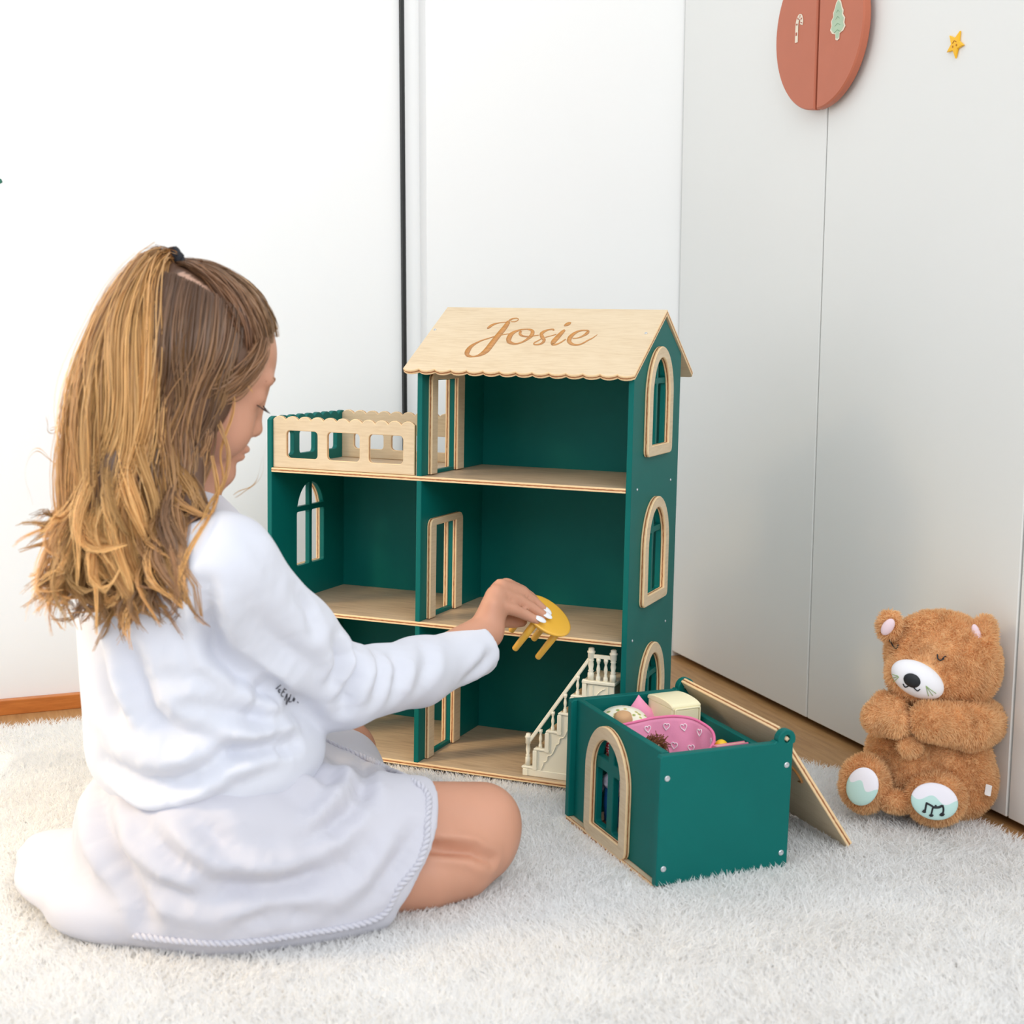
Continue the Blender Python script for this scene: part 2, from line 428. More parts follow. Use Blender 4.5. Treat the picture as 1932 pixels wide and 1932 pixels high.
def blades(base, dirs, length, width, bend=None, rng=RNG):
    """tapered fibres, three triangles each"""
    n = len(base); L = np.broadcast_to(length, (n,))[:, None]; w = np.broadcast_to(width, (n,))[:, None]
    s = np.cross(dirs, rng.normal(size=(n, 3))); s /= np.maximum(np.linalg.norm(s, axis=1), 1e-9)[:, None]
    b = np.zeros((n, 3)) if bend is None else bend
    mid = base + dirs * L * 0.55 + b * L * 0.18; tip = base + dirs * L + b * L * 0.6
    V = np.stack([base - s * w / 2, base + s * w / 2, mid - s * w * 0.42, mid + s * w * 0.42, tip], 1).reshape(-1, 3)
    k = np.arange(n, dtype=np.int32)[:, None] * 5
    Tr = np.stack([k + [0, 1, 3], k + [0, 3, 2], k + [2, 3, 4]], 1).reshape(-1, 3)
    return V, Tr
def scatter(V, Q, n, rng=RNG):
    """random points, normals on a quad surface"""
    t = np.concatenate([Q[:, [0, 1, 2]], Q[:, [0, 2, 3]]]) if Q.shape[1] == 4 else Q
    a, b, c = V[t[:, 0]], V[t[:, 1]], V[t[:, 2]]; ar = np.linalg.norm(np.cross(b - a, c - a), axis=1)
    k = rng.choice(len(t), n, p=ar / ar.sum()); r1, r2 = np.sqrt(rng.random(n))[:, None], rng.random(n)[:, None]
    N = vnormals(V, Q); p = a[k] * (1 - r1) + b[k] * r1 * (1 - r2) + c[k] * r1 * r2
    return p, N[t[k, 0]]

# ================================================================== the room
ROOM = m4(rot(2, 0.36501), (0, 0, 0))          # room axes: a to the wardrobe, b into the corner
def rp(a, b, z): return np.array(ROOM @ Vector((a, b, z)))
def structure(name, me, mats, mat4=None):
    o = put(name, me, mats, None, mat4); o['kind'] = 'structure'; return o
structure('floor', boxm(-3.2, -1.6, -0.04, 1.4, 2.3, 0.0), [FLOORW, FLOORW], ROOM)
structure('wall_left', plate(rect(-3.0, 0.0, 0.6175, 2.5), (), 0.06), [WHITEWALL, WHITEWALL], ROOM @ frameY(2.108))
structure('wall_back', boxm(0.647, 2.0455, 0.0, 1.32, 2.30, 2.5), [WHITEWALL, WHITEWALL], ROOM)
BLACK = plain('black_edge_trim', (14, 16, 15), rough=0.5)
structure('trim_1', boxm(0.6175, 2.070, 0.0, 0.6225, 2.138, 2.5, 0.0004), [BLACK, BLACK], ROOM)
structure('trim_2', boxm(0.6225, 2.079, 0.0, 0.647, 2.138, 2.5, 0.0004), [WHITEWALL, WHITEWALL], ROOM)
BASEW = oak_board('baseboard_wood', [(0.3, lin(176, 96, 34)), (0.55, lin(206, 122, 52)), (0.75, lin(220, 140, 66))], (4, 30, 30))
structure('baseboard_left', boxm(-3.0, 2.066, 0.0, 0.6155, 2.078, 0.021), [BASEW, BASEW], ROOM)

# fitted wardrobe, three doors in view
wd = thing('wardrobe', 'tall white fitted wardrobe with flat handleless doors', 'wardrobe', ROOM @ T(1.0609, 1.64, 0))
DARK = plain('dark_plinth', (40, 30, 24), rough=0.7)
put('body', boxm(0.02, -1.3, 0.03, 0.45, 0.404, 2.4), [LACQ, LACQ], wd)
put('plinth', boxm(0.045, -1.3, 0.0, 0.40, 0.40, 0.03), [DARK, DARK], wd)
doors = []
for b0, b1 in ((0.0035, 0.4035), (-0.4045, 0.0005), (-0.81, -0.4075)):
    d = put('door', plate(rrect(b0, 0.009, b1, 2.38, 0.001, 1), (), 0.019, 0.0012), [LACQ, LACQ], wd, frameX(0.0095)); doors.append(d)
# round terracotta handle: one half on each door
TERRA = plain('terracotta_lacquer', (192, 112, 86), rough=0.4, spec=0.3, var=0.02)
for sgn, dr in ((1, doors[0]), (-1, doors[1])):
    n = 40; R_ = 0.1003
    pts = [(0.0035 + sgn * (0.0012 + R_ * math.sin(t)), 0.9185 + R_ * math.cos(t)) for t in np.linspace(0.012, math.pi - 0.012, n)]
    h = put('handle', plate(pts, (), 0.0115, 0.0018), [TERRA, TERRA], dr, T(0, 0, -0.02175)); smooth(h.data, False)
    sp_ = [(0.0035 + sgn * (0.0015 + 0.05 * math.sin(t)), 0.9185 + 0.05 * math.cos(t)) for t in np.linspace(0.03, math.pi - 0.03, 18)]
    put('handle_spacer', plate(sp_, (), 0.0065, 0.0004), [TERRA, TERRA], dr, T(0, 0, -0.01275))
    h['label'] = 'terracotta half-disc handle'

# ------------------------------------------------------------------ stickers
def sticker(name, label, cat, frame):
    return thing(name, label, cat, frame)
HF = ROOM @ T(1.0609 - 0.0183, 1.64, 0) @ frameX(0)         # plane of the handle front, (b, z, a)
def flat_shape(pts, th=0.0006): return plate(pts, (), th, 0.0001)
CREAM = plain('sticker_cream', (232, 220, 200), rough=0.6)
SAGE = plain('sticker_sage', (176, 198, 170), rough=0.6)
SAGED = plain('sticker_sage_dark', (128, 160, 128), rough=0.6)
REDB = plain('sticker_russet', (176, 92, 74), rough=0.6)
# candy cane
cc = sticker('candy_cane_sticker', 'small cream candy cane sticker on terracotta half-disc', 'sticker', HF @ T(0.050, 0.9255, -0.0003))
ca = [(0.002, -0.017), (0.002, 0.0), (0.001, 0.009), (-0.003, 0.0145), (-0.0075, 0.0135), (-0.0095, 0.008), (-0.0085, 0.004)]
cp = crom(ca, 26); tn = np.gradient(cp, axis=0); tn /= np.linalg.norm(tn, axis=1)[:, None]; nn = np.stack([-tn[:, 1], tn[:, 0]], 1)
def strip(c, hw):
    cpts = c; return [tuple(x) for x in (cpts + nn[:len(cpts)] * hw)] + [tuple(x) for x in (cpts - nn[:len(cpts)] * hw)[::-1]]
put('border', flat_shape(strip(cp, 0.0032)), [CREAM, CREAM], cc)
for k in range(6):
    seg = cp[2 + k * 4: 4 + k * 4]; nseg = nn[2 + k * 4: 4 + k * 4]
    q = [tuple(seg[0] + nseg[0] * 0.0018), tuple(seg[-1] + nseg[-1] * 0.0018), tuple(seg[-1] - nseg[-1] * 0.0018), tuple(seg[0] - nseg[0] * 0.0018)]
    put('stripe', flat_shape(q), [REDB, REDB], cc, T(0, 0, -0.0003))
# fir tree
ts = sticker('fir_tree_sticker', 'pale sage green fir tree sticker on terracotta half-disc', 'sticker', HF @ T(-0.0435, 0.9215, -0.0003))
half = [(0, 0.027), (0.004, 0.022), (0.006, 0.015), (0.0085, 0.010), (0.008, 0.005), (0.0115, 0.0), (0.0105, -0.006), (0.0125, -0.011), (0.009, -0.016), (0.0035, -0.018), (0.003, -0.025), (0, -0.0265)]
full = half + [(-x, y) for x, y in half[-2:0:-1]]
put('border', flat_shape([(x * 1.35, y * 0.95) for x, y in full]), [CREAM, CREAM], ts)
put('crown', flat_shape([(x * 1.12, y * 0.86) for x, y in full]), [SAGE, SAGE], ts, T(0, 0, -0.0003))
for k in range(4):
    y = 0.012 - k * 0.008; w = 0.003 + k * 0.0014
    put('bough', flat_shape([(-w, y - 0.003), (0, y), (w, y - 0.003), (w, y - 0.0036), (0, y - 0.0008), (-w, y - 0.0036)]), [SAGED, SAGED], ts, T(0, 0, -0.0006))
# yellow star on the wardrobe door
YEL = plain('star_yellow', (250, 190, 28), rough=0.4)
st = sticker('star_sticker', 'small yellow smiling star stuck on white wardrobe door', 'sticker', ROOM @ T(1.0609, 1.3857, 0.860) @ frameX(0) @ Matrix.Rotation(math.pi - 0.12, 4, 'Z'))
sp = []
for k in range(10):
    r_ = 0.0155 if k % 2 == 0 else 0.0072; a = math.pi / 2 + k * math.pi / 5; sp.append((r_ * math.cos(a), r_ * math.sin(a)))
put('star', plate(sp, (), 0.003, 0.0007), [YEL, YEL], st, T(0, 0, -0.0016))
ORA = plain('star_marks', (176, 108, 20), rough=0.5)
for x in (-0.003, 0.0035):
    put('eye', plate(rrect(x - 0.0009, 0.0005, x + 0.0009, 0.0028, 0.0008, 3), (), 0.0006, 0.0001), [ORA, ORA], st, T(0, 0, -0.0033))
put('mouth', tube([(-0.003, -0.002, -0.0033), (0, -0.0042, -0.0033), (0.0035, -0.002, -0.0033)], 0.0004, 6), ORA, st)
# tiny green sticker at the edge of the left wall
gs = sticker('leaf_sticker', 'tiny dark green sticker on plain white left wall', 'sticker', ROOM @ frameY(2.0775))
L0 = rp(0, 0, 0)
q0 = P(-4, 342, 2.0); aa = None
def on_left_wall(u, v):
    q = CAM_R @ np.array([(u - 966) / F_PX, (966 - v) / F_PX, -1.0]); nrm = np.array([-math.sin(0.36501), math.cos(0.36501), 0]); t = (2.078 - nrm @ CAM_P) / (nrm @ q)
    X = CAM_P + q * t; return X @ np.array([math.cos(0.36501), math.sin(0.36501), 0]), X[2]
ga, gz = on_left_wall(-5, 342)
GRS = plain('sticker_green', (40, 110, 90), rough=0.6)
put('leaf', flat_shape([(ga - 0.009, gz - 0.004), (ga, gz - 0.0052), (ga + 0.0065, gz - 0.001), (ga + 0.005, gz + 0.003), (ga - 0.004, gz + 0.0052)]), [GRS, GRS], gs)

# ================================================================== the dolls' house
W, XD, D, TH = 0.47037, 0.20466, 0.18524, 0.0064
Z0, Z1, Z2, TS = 0.00876, 0.18256, 0.35777, 0.0055
ZR, YO, ZE, YE, ZRAIL = 0.55884, 0.11653, 0.48404, -0.0083, 0.4165
HM = m4(rot(2, -0.38379) @ rot(1, 0.00517) @ rot(0, -0.0283), (-0.30862, 1.76186, 0.012))
house = thing('dolls_house', 'green and birch plywood dolls house with pitched roof and terrace', 'dolls house', HM)
GG = [GREEN, GREEN]; BB = [BIRCH, BIRCHE]; SS = [SHELF, BIRCHE]
def window_panes(y0, z0, y1, zt, cross, bar=0.0068):
    """four openings left by a cross-shaped glazing bar in an arched window"""
    c = (y0 + y1) / 2; w = (y1 - y0) / 2; zs = zt - w * 1.2; out = []; b = bar / 2
    for s in (-1, 1):
        xs = [c + s * b, c + s * w]
        lo = rrect(min(xs), z0, max(xs), cross - b, 0.003, 3); out.append(lo)
        th = [t for t in np.linspace(0, math.pi / 2, 14)]
        arc = [(c + s * w * math.cos(t), max(cross + b, zs + (zt - zs) * math.sin(t))) for t in th if w * math.cos(t) > b + 0.0006]
        top = zs + (zt - zs) * math.sqrt(max(0, 1 - (b / w) ** 2))
        up = [(c + s * b, cross + b), (c + s * (w), cross + b)] + arc[1:] + [(c + s * b, top)]
        keep = [up[0]]
        for p in up[1:]:
            if (p[0] - keep[-1][0]) ** 2 + (p[1] - keep[-1][1]) ** 2 > 1e-7: keep.append(p)
        out.append(keep)
    return out
def roofz(y): return ZE + (y - YE) * (ZR - ZE) / (YO - YE) if y <= YO else ZR - (y - YO) * (ZR - ZE) / (YO - YE)
RT = 0.0062
DEP = D + TH
# back panels
put('back_panel', plate(rect(0, 0, XD + TH / 2, Z2 - 0.002), (), TH, 0.0003), GG, house, frameY(D + TH / 2))
put('back_panel', plate(rect(XD + TH / 2, 0, W - TH, roofz(D) - 0.012), (), TH, 0.0003), GG, house, frameY(D + TH / 2))
# left wall, scalloped top and balustrade openings
top = [(y, z) for y, z in scallop(0.0, DEP, ZRAIL, 9, 0.0045)]
outl = [(0, 0), (DEP, 0)] + top[::-1]
holes = [rrect(0.025, 0.3705, 0.0545, 0.3995, 0.005), rrect(0.068, 0.3705, 0.1075, 0.3995, 0.005), rrect(0.121, 0.3705, 0.166, 0.3995, 0.005)]
holes += window_panes(0.0615, 0.2250, 0.1310, 0.3315, 0.2985) + window_panes(0.0615, 0.045, 0.1310, 0.1515, 0.1185)
put('side_wall', plate(outl, holes, TH), GG, house, frameX(TH / 2))
# right wall with gable
gable = [(0, 0), (DEP, 0), (DEP, roofz(DEP) - RT - 0.001), (YO, ZR - RT - 0.0035), (0, roofz(0) - RT - 0.001)]
WIN = ((0.3955, 0.5095, 0.476), (0.2205, 0.3345, 0.301), (0.0455, 0.1595, 0.126))
holes = []
for za, zb, zc in WIN: holes += window_panes(0.0580, za + 0.006, 0.1250, zb - 0.006, zc)
put('side_wall', plate(gable, holes, TH), GG, house, frameX(W - TH / 2))
for za, zb, zc in WIN:
    fr = plate(arch(0.0415, za - 0.0055, 0.1415, zb + 0.0065, 0.007, 12, zb - 0.052), [arch(0.0570, za + 0.007, 0.1260, zb - 0.0065, 0.001, 12, zb - 0.052)], 0.0062, 0.0009)
    put('window_frame', fr, BB, house, frameX(W + 0.0031))
for za, zb in ((0.2195, 0.337), (0.0395, 0.157)):
    fr = plate(arch(0.0450, za - 0.006, 0.1475, zb + 0.009, 0.006), [arch(0.0610, za + 0.006, 0.1315, zb - 0.006, 0.001)], 0.0062, 0.0009)
    put('window_frame', fr, BB, house, frameX(-0.0031))
# dividers with doorways, frames on both sides
for lv, (za, zb) in enumerate(((Z0, Z1 - TS), (Z1, Z2 - TS))):
    o_ = rect(0, za, D, zb); hole = rrect(0.0330, za + 0.0045, 0.0935, za + 0.1125, 0.001, 1)
    put('divider', plate(o_, [hole], TH), GG, house, frameX(XD + TH / 2))
gl = [(0, Z2), (D, Z2), (D, roofz(D) - RT - 0.001), (YO, ZR - RT - 0.0035), (0, roofz(0) - RT - 0.001)]
put('divider', plate(gl, [rrect(0.0330, Z2 + 0.0045, 0.0925, Z2 + 0.1125, 0.001, 1)], TH), GG, house, frameX(XD + TH / 2))
def doorframe(za):
    o_ = [(0.0170, za), (0.0335, za)] + [(0.0335, za + 0.1125), (0.0920, za + 0.1125), (0.0920, za), (0.1120, za)]
    o_ += [(0.1120, za + 0.112)] + [(0.1120 - 0.009 * (1 - math.cos(t)), za + 0.112 + 0.009 * math.sin(t)) for t in (0.5, 1.05, math.pi / 2)]
    o_ += [(0.0260, za + 0.121)] + [(0.0260 - 0.009 * math.sin(t), za + 0.112 + 0.009 * math.cos(t)) for t in (0.5, 1.05, math.pi / 2)]
    return plate(o_, (), 0.0055, 0.0007)
for za in (Z0, Z1, Z2):
    a = put('door_frame', doorframe(za + 0.0012), BB, house, frameX(XD + TH + 0.0028)); dup(a, house, frameX(XD - 0.0028))
# floors
put('floor_board', plate(rect(TH, 0.0, W - TH, D), (), TS, 0.0005), SS, house, frameZ(Z0 - TS / 2))
for z in (Z1, Z2): put('shelf', plate(rect(TH, -0.0006, W - TH, D), (), TS, 0.0005), SS, house, frameZ(z - TS / 2))
# terrace balustrades
def balustrade(x0, x1, nb):
    z = Z2 + 0.0003; o_ = [(x0, z), (x1, z)] + [(x, zz) for x, zz in scallop(x0, x1, Z2 + 0.0595, nb, 0.0045)][::-1]
    hs = [rrect(a, Z2 + 0.0125, b, Z2 + 0.0465, 0.005) for a, b in ((0.0252, 0.0690), (0.0822, 0.1268), (0.1390, 0.1850))]
    return plate(o_, hs, 0.0058, 0.0006)
put('balustrade', balustrade(TH + 0.0002, XD - 0.0045, 11), BB, house, frameY(0.0060))
hb = plate([(TH, Z2 + 0.0003), (XD - 0.0006, Z2 + 0.0003)] + [(x, z) for x, z in scallop(TH, XD - 0.0006, Z2 + 0.0595, 11, 0.0045)][::-1],
           [rrect(a, Z2 + 0.0125, b, Z2 + 0.0335, 0.005) for a, b in ((0.0242, 0.0690), (0.0802, 0.1268), (0.1390, 0.1850))], 0.0058, 0.0006)
put('balustrade', hb, BB, house, frameY(D - 0.003))
# roof: two panels, scalloped eaves
SL = math.atan2(ZR - ZE, YO - YE); LR = math.hypot(ZR - ZE, YO - YE)
X0, X1 = XD - 0.0158, W + 0.0022
def roof_outline(n): 
    e = scallop(X0, X1, 0.0, n, 0.0042)
    return [(x, -y + 0.002) for x, y in e] + [(X1, LR), (X0, LR)]
RF = m4([[1, 0, 0], [0, math.cos(SL), -math.sin(SL)], [0, math.sin(SL), math.cos(SL)]], (0, YE, ZE)) @ T(0, 0, -RT / 2)
roof = put('roof_panel', plate(roof_outline(14), (), RT, 0.0006), BB, house, RF)
RB = m4([[-1, 0, 0], [0, -math.cos(SL), math.sin(SL)], [0, math.sin(SL), math.cos(SL)]], (X0 + X1, 2 * YO - YE, ZE)) @ T(0, 0, -RT / 2)
put('roof_panel', plate([(x, y) for x, y in rrect(X0, -0.004, X1, LR - 0.004, 0.004, 4, (1, 1, 0, 0))], (), RT, 0.0006), BB, house, RB)
LETTERING = [
 [[2627,935,2611,954],[2632,941,2611,966],[2637,946,2611,977],[2642,951,2611,990],[2647,960,2614,1002],[2653,972,2618,1016],[2657,987,2624,1030],[2662,1002,2632,1045],[2669,1015,2642,1057],[2676,1028,2654,1067],[2686,1041,2668,1074],[2696,1053,2682,1080],[2707,1063,2696,1085],[2719,1071,2709,1091],[2732,1077,2723,1096],[2745,1082,2737,1101],[2758,1087,2750,1105],[2770,1090,2763,1107],[2783,1092,2776,1109],[2796,1094,2789,1111],[2809,1096,2803,1113]],
 [[2844,1113,2820,1145],[2849,1128,2825,1158],[2852,1143,2830,1171],[2857,1156,2836,1185],[2862,1166,2844,1196],[2870,1174,2855,1203],[2880,1181,2868,1208],[2891,1186,2881,1210],[2900,1190,2892,1211],[2910,1190,2903,1211],[2919,1189,2914,1208],[2926,1187,2924,1204],[2931,1184,2933,1197],[2933,1181,2941,1185],[2934,1175,2945,1172],[2935,1168,2947,1159],[2935,1160,2946,1148],[2932,1153,2943,1138],[2927,1144,2938,1128],[2921,1137,2931,1120],[2915,1131,2923,1114],[2908,1127,2915,1110],[2900,1125,2906,1108],[2891,1125,2897,1108],[2884,1124,2889,1108],[2877,1124,2882,1108],[2871,1126,2875,1110],[2864,1127,2869,1111],[2858,1129,2862,1113]],
 [[2808,1142,2862,1098],[2806,1110,2864,1063],[2805,1078,2866,1028],[2803,1047,2868,992],[2800,1014,2868,953],[2797,979,2866,914],[2793,941,2863,874],[2788,902,2859,834],[2784,865,2856,797],[2781,830,2854,762],[2777,798,2852,729],[2774,765,2850,697],[2772,732,2848,664],[2769,696,2847,628],[2767,659,2845,592],[2765,624,2844,556],[2763,592,2842,523],[2761,563,2840,493],[2760,537,2838,465],[2758,514,2835,438],[2755,492,2830,413],[2753,470,2821,391],[2749,447,2810,372],[2745,425,2799,356],[2741,405,2786,342],[2735,387,2774,331],[2729,370,2760,322],[2722,356,2747,315],[2713,343,2733,308],[2703,333,2719,303],[2692,325,2705,299],[2680,320,2691,295],[2667,320,2677,293],[2652,324,2662,291],[2635,333,2646,289],[2620,344,2630,290],[2609,354,2613,294],[2603,363,2595,305],[2601,371,2577,321],[2600,376,2559,343],[2601,378,2543,370],[2601,380,2533,399],[2599,388,2528,425],[2597,401,2526,447],[2594,418,2526,468],[2592,438,2528,490],[2590,461,2532,512],[2589,485,2537,535],[2589,506,2543,554],[2591,524,2551,571],[2594,540,2559,584],[2598,557,2569,597],[2605,575,2580,610],[2614,594,2592,626],[2625,615,2606,643],[2638,635,2621,661],[2651,653,2637,677],[2667,669,2654,691],[2684,683,2672,705],[2701,697,2690,718],[2718,710,2707,730],[2734,723,2723,742],[2749,735,2739,753],[2764,747,2754,764],[2779,759,2770,775]],
 [[2853,797,2846,814],[2866,802,2858,819],[2879,806,2871,824],[2892,811,2884,828],[2905,816,2898,833],[2921,820,2913,838],[2938,824,2930,843],[2954,829,2945,848],[2968,835,2958,855],[2980,842,2968,863],[2990,851,2976,873],[2998,860,2984,884],[3007,869,2992,894]],
 [[3129,960,3138,937],[3112,958,3121,935],[3096,957,3105,933],[3079,954,3089,930],[3063,951,3074,924],[3046,945,3060,916],[3030,938,3047,906],[3015,930,3035,893],[3000,921,3025,879],[2986,910,3016,863],[2973,898,3009,844],[2961,884,3004,826],[2951,866,3002,807],[2943,844,3002,787],[2939,820,3004,766],[2936,794,3007,745],[2937,769,3010,727],[2941,742,3012,712],[2948,712,3015,700],[2961,680,3016,693],[2979,647,3014,692],[3001,622,3015,687],[3022,608,3023,676],[3040,600,3035,662],[3057,595,3048,651],[3073,592,3062,641],[3090,591,3077,635],[3106,592,3093,631],[3121,596,3107,630],[3136,603,3122,634],[3150,612,3135,641],[3164,623,3149,651],[3177,636,3161,664],[3191,650,3172,680],[3203,666,3182,698],[3216,684,3190,719],[3227,702,3197,741],[3237,721,3203,764],[3247,741,3206,789],[3256,763,3208,813],[3261,787,3209,833],[3262,813,3208,850],[3260,840,3205,865],[3253,868,3203,876],[3243,897,3202,882],[3226,923,3203,884],[3209,940,3200,891],[3194,949,3193,903],[3180,955,3184,913],[3167,959,3174,921],[3154,960,3163,926],[3142,960,3150,931],[3130,961,3136,936]],
 [[3056,915,3084,896],[3055,902,3086,880],[3054,888,3088,864],[3054,871,3090,852],[3058,849,3092,848],[3068,828,3092,847],[3079,810,3094,843],[3091,798,3098,837],[3103,788,3104,829],[3115,781,3113,821],[3128,776,3123,813],[3141,772,3135,805],[3155,770,3148,799],[3169,768,3162,794],[3185,766,3177,791],[3201,766,3193,790],[3216,768,3207,791],[3229,772,3220,793],[3242,777,3233,797],[3254,784,3245,803],[3267,789,3259,808],[3281,794,3274,813],[3297,800,3289,818],[3312,805,3305,822],[3328,810,3320,827]],
 [[3485,934,3465,925],[3482,939,3462,934],[3478,948,3461,941],[3469,963,3463,940],[3457,971,3463,940],[3446,972,3456,942],[3435,970,3445,943],[3422,966,3433,941],[3410,962,3421,936],[3397,957,3411,928],[3383,951,3400,917],[3369,943,3391,904],[3357,934,3383,890],[3345,922,3377,875],[3335,908,3373,857],[3326,890,3371,842],[3323,865,3372,834],[3330,830,3373,834],[3342,801,3377,829],[3354,779,3385,816],[3367,758,3394,802],[3382,737,3403,789],[3397,721,3415,771],[3406,711,3431,747],[3409,710,3446,715],[3412,704,3451,684],[3414,690,3451,661],[3415,674,3447,641],[3414,660,3440,625],[3409,648,3431,613],[3401,637,3419,604],[3391,627,3405,597],[3380,621,3393,592],[3369,618,3379,590],[3356,618,3364,590],[3344,620,3351,592],[3336,623,3338,597],[3336,623,3327,609],[3336,623,3320,626],[3335,628,3319,640],[3335,636,3320,652],[3338,644,3324,663],[3343,653,3330,673],[3350,662,3337,682],[3357,673,3344,693],[3364,685,3352,704],[3372,698,3360,717],[3380,711,3368,729],[3388,724,3376,742]],
 [[3425,765,3418,781],[3438,772,3430,788],[3451,779,3443,795],[3464,786,3456,803],[3478,794,3470,811],[3493,805,3485,821],[3509,816,3500,832],[3525,827,3516,844],[3540,839,3532,855]],
 [[3597,962,3622,931],[3590,951,3620,913],[3582,941,3619,896],[3575,928,3617,878],[3568,911,3615,858],[3561,887,3612,831],[3553,859,3609,800],[3547,830,3605,768],[3541,802,3601,738],[3535,775,3596,708],[3530,746,3591,680],[3525,717,3586,656],[3524,690,3583,639],[3526,665,3581,631],[3534,638,3577,632],[3549,611,3570,641],[3566,595,3565,643],[3580,592,3569,638],[3593,594,3580,634],[3606,599,3592,633],[3618,606,3604,635],[3628,616,3614,642],[3639,628,3625,652],[3649,643,3635,665],[3659,658,3645,680],[3668,674,3654,695],[3676,693,3662,712],[3685,711,3671,731],[3693,729,3679,749]],
 [[3572,1033,3564,1045],[3578,1034,3564,1056],[3585,1034,3564,1066],[3591,1035,3565,1076],[3597,1036,3567,1086],[3603,1038,3571,1096],[3610,1041,3575,1105],[3617,1046,3580,1113],[3622,1051,3584,1119],[3627,1058,3590,1123],[3630,1065,3596,1126],[3633,1073,3602,1128],[3635,1081,3607,1129],[3636,1089,3613,1129],[3636,1097,3618,1128],[3636,1105,3624,1127],[3636,1113,3629,1126]],
 [[3768,750,3762,769],[3784,752,3777,772],[3800,754,3793,774],[3816,758,3808,778],[3831,763,3822,785],[3846,772,3835,795],[3861,783,3847,809],[3875,795,3858,825],[3887,808,3867,841],[3898,821,3874,858],[3909,835,3879,877],[3918,849,3883,894],[3923,864,3887,909],[3927,879,3889,919],[3927,896,3892,926],[3924,917,3894,926],[3913,941,3898,919],[3899,954,3900,919],[3888,958,3893,925],[3876,959,3883,930],[3864,959,3871,933],[3849,959,3857,934],[3832,959,3841,932],[3814,956,3825,927],[3797,951,3811,919],[3782,943,3799,908],[3766,933,3788,894],[3752,920,3778,877],[3739,904,3770,858],[3727,884,3764,835],[3716,860,3759,809],[3707,835,3756,782],[3701,809,3756,760],[3699,781,3757,741],[3701,752,3760,726],[3707,720,3762,715],[3720,685,3764,711],[3739,656,3765,705],[3759,635,3771,693],[3777,621,3781,679],[3795,611,3793,666],[3812,604,3806,654],[3830,600,3821,644],[3847,598,3837,637],[3863,600,3852,634],[3878,604,3866,634],[3893,610,3880,639],[3907,619,3894,647],[3921,632,3907,658],[3935,649,3920,674],[3948,671,3933,694],[3960,693,3946,716],[3971,713,3958,735],[3982,727,3969,749],[3992,740,3980,761],[4001,753,3989,772],[4010,768,3999,786],[4019,788,4008,802],[4026,809,4018,821],[4034,831,4027,840],[4041,853,4036,859]]]
ENGR = oak_board('engraved_wood', [(0.3, lin(168, 108, 46)), (0.5, lin(192, 130, 60)), (0.7, lin(206, 148, 76))], (8, 60, 8))
for k, rows in enumerate(LETTERING):
    V = np.array([(q[0] / 1e4, q[1] / 1e4, RT / 2 + 0.00025 + 0.00002 * (k % 3)) for r in rows for q in ((r[0], r[1]), (r[2], r[3]))])
    Q = np.array([(2 * i, 2 * i + 2, 2 * i + 3, 2 * i + 1) for i in range(len(rows) - 1)])
    n = len(V); V2 = np.vstack([V, V - [0, 0, 0.0006]]); side = []
    ring = [2 * i for i in range(len(rows))] + [2 * i + 1 for i in range(len(rows) - 1, -1, -1)]
    for i in range(len(ring)): j = (i + 1) % len(ring); side.append((ring[i], ring[j], ring[j] + n, ring[i] + n))
    put('engraved_stroke', mesh_np('stroke', V2, [np.concatenate([Q, np.array(side)])]), ENGR, roof)
# screws
def screw_mesh(r=0.0021):
    me = lathe([(0.0001, 0.0006), (r * 0.35, 0.0004), (r * 0.42, 0.0011), (r * 0.8, 0.0012), (r, 0.0007), (r, 0.0)], 12); smooth(me, False); return me
scr = None
def screw(parent, M, r=0.0021):
    global scr
    me = screw_mesh(r); me.transform(Matrix.Identity(4)); return put('screw', me, METAL, parent, M)
for x, s in ((0.1945, 0.0895), (0.4613, 0.0905)): screw(roof, T(x, s, RT / 2 - 0.0002), 0.0018)
FXp = m4([[0, 0, 1], [1, 0, 0], [0, 1, 0]], (W, 0, 0)); FXn = m4([[0, 0, 1], [1, 0, 0], [0, 1, 0]], (TH, 0, 0))
for y, z in ((0.022, Z2 - 0.0027), (0.1597, Z2 - 0.0035), (0.0203, Z1 - 0.0015), (0.1568, Z1 - 0.003)): screw(house, FXp @ T(y, z, -0.0002), 0.0016)
screw(house, m4([[1, 0, 0], [0, 0, -1], [0, 1, 0]], (TH + 0.004, D, Z2 - 0.014)) @ T(0, 0, -0.0001), 0.0012)

# ================================================================== toy staircase in the ground floor room
IV = plain('ivory_plastic', (240, 234, 214), rough=0.38, spec=0.5, var=0.015, coat=0.15)
TAN = plain('stair_tread_print', (186, 160, 124), rough=0.6, var=0.12, nscale=120)
SM = HM @ T(0.3429, 0.010, Z0)
stair = thing('toy_staircase', 'ivory plastic toy staircase with turned balusters inside dolls house', 'toy staircase', SM)
NS, RUN, RISE, ZS, DY = 5, 0.01485, 0.0231, 0.0118, 0.052
XL, ZL = 0.0745, 0.1235
def xz(pts, th, y0, mats=None):
    return plate(pts, (), th, 0.0003), frameY(y0 + th / 2)
prof = [(0.003, 0.0002)]
for k in range(NS): prof += [(0.003 + RUN * k, ZS + RISE * k - 0.003), (0.003 + RUN * (k + 1), ZS + RISE * k - 0.003)]
prof += [(XL + 0.004, ZL - 0.004), (0.111, ZL - 0.004), (0.111, 0.0002)]
for y in (0.0, DY - 0.003):
    me, fm = xz(prof, 0.003, y); put('side_panel', me, IV, stair, fm)
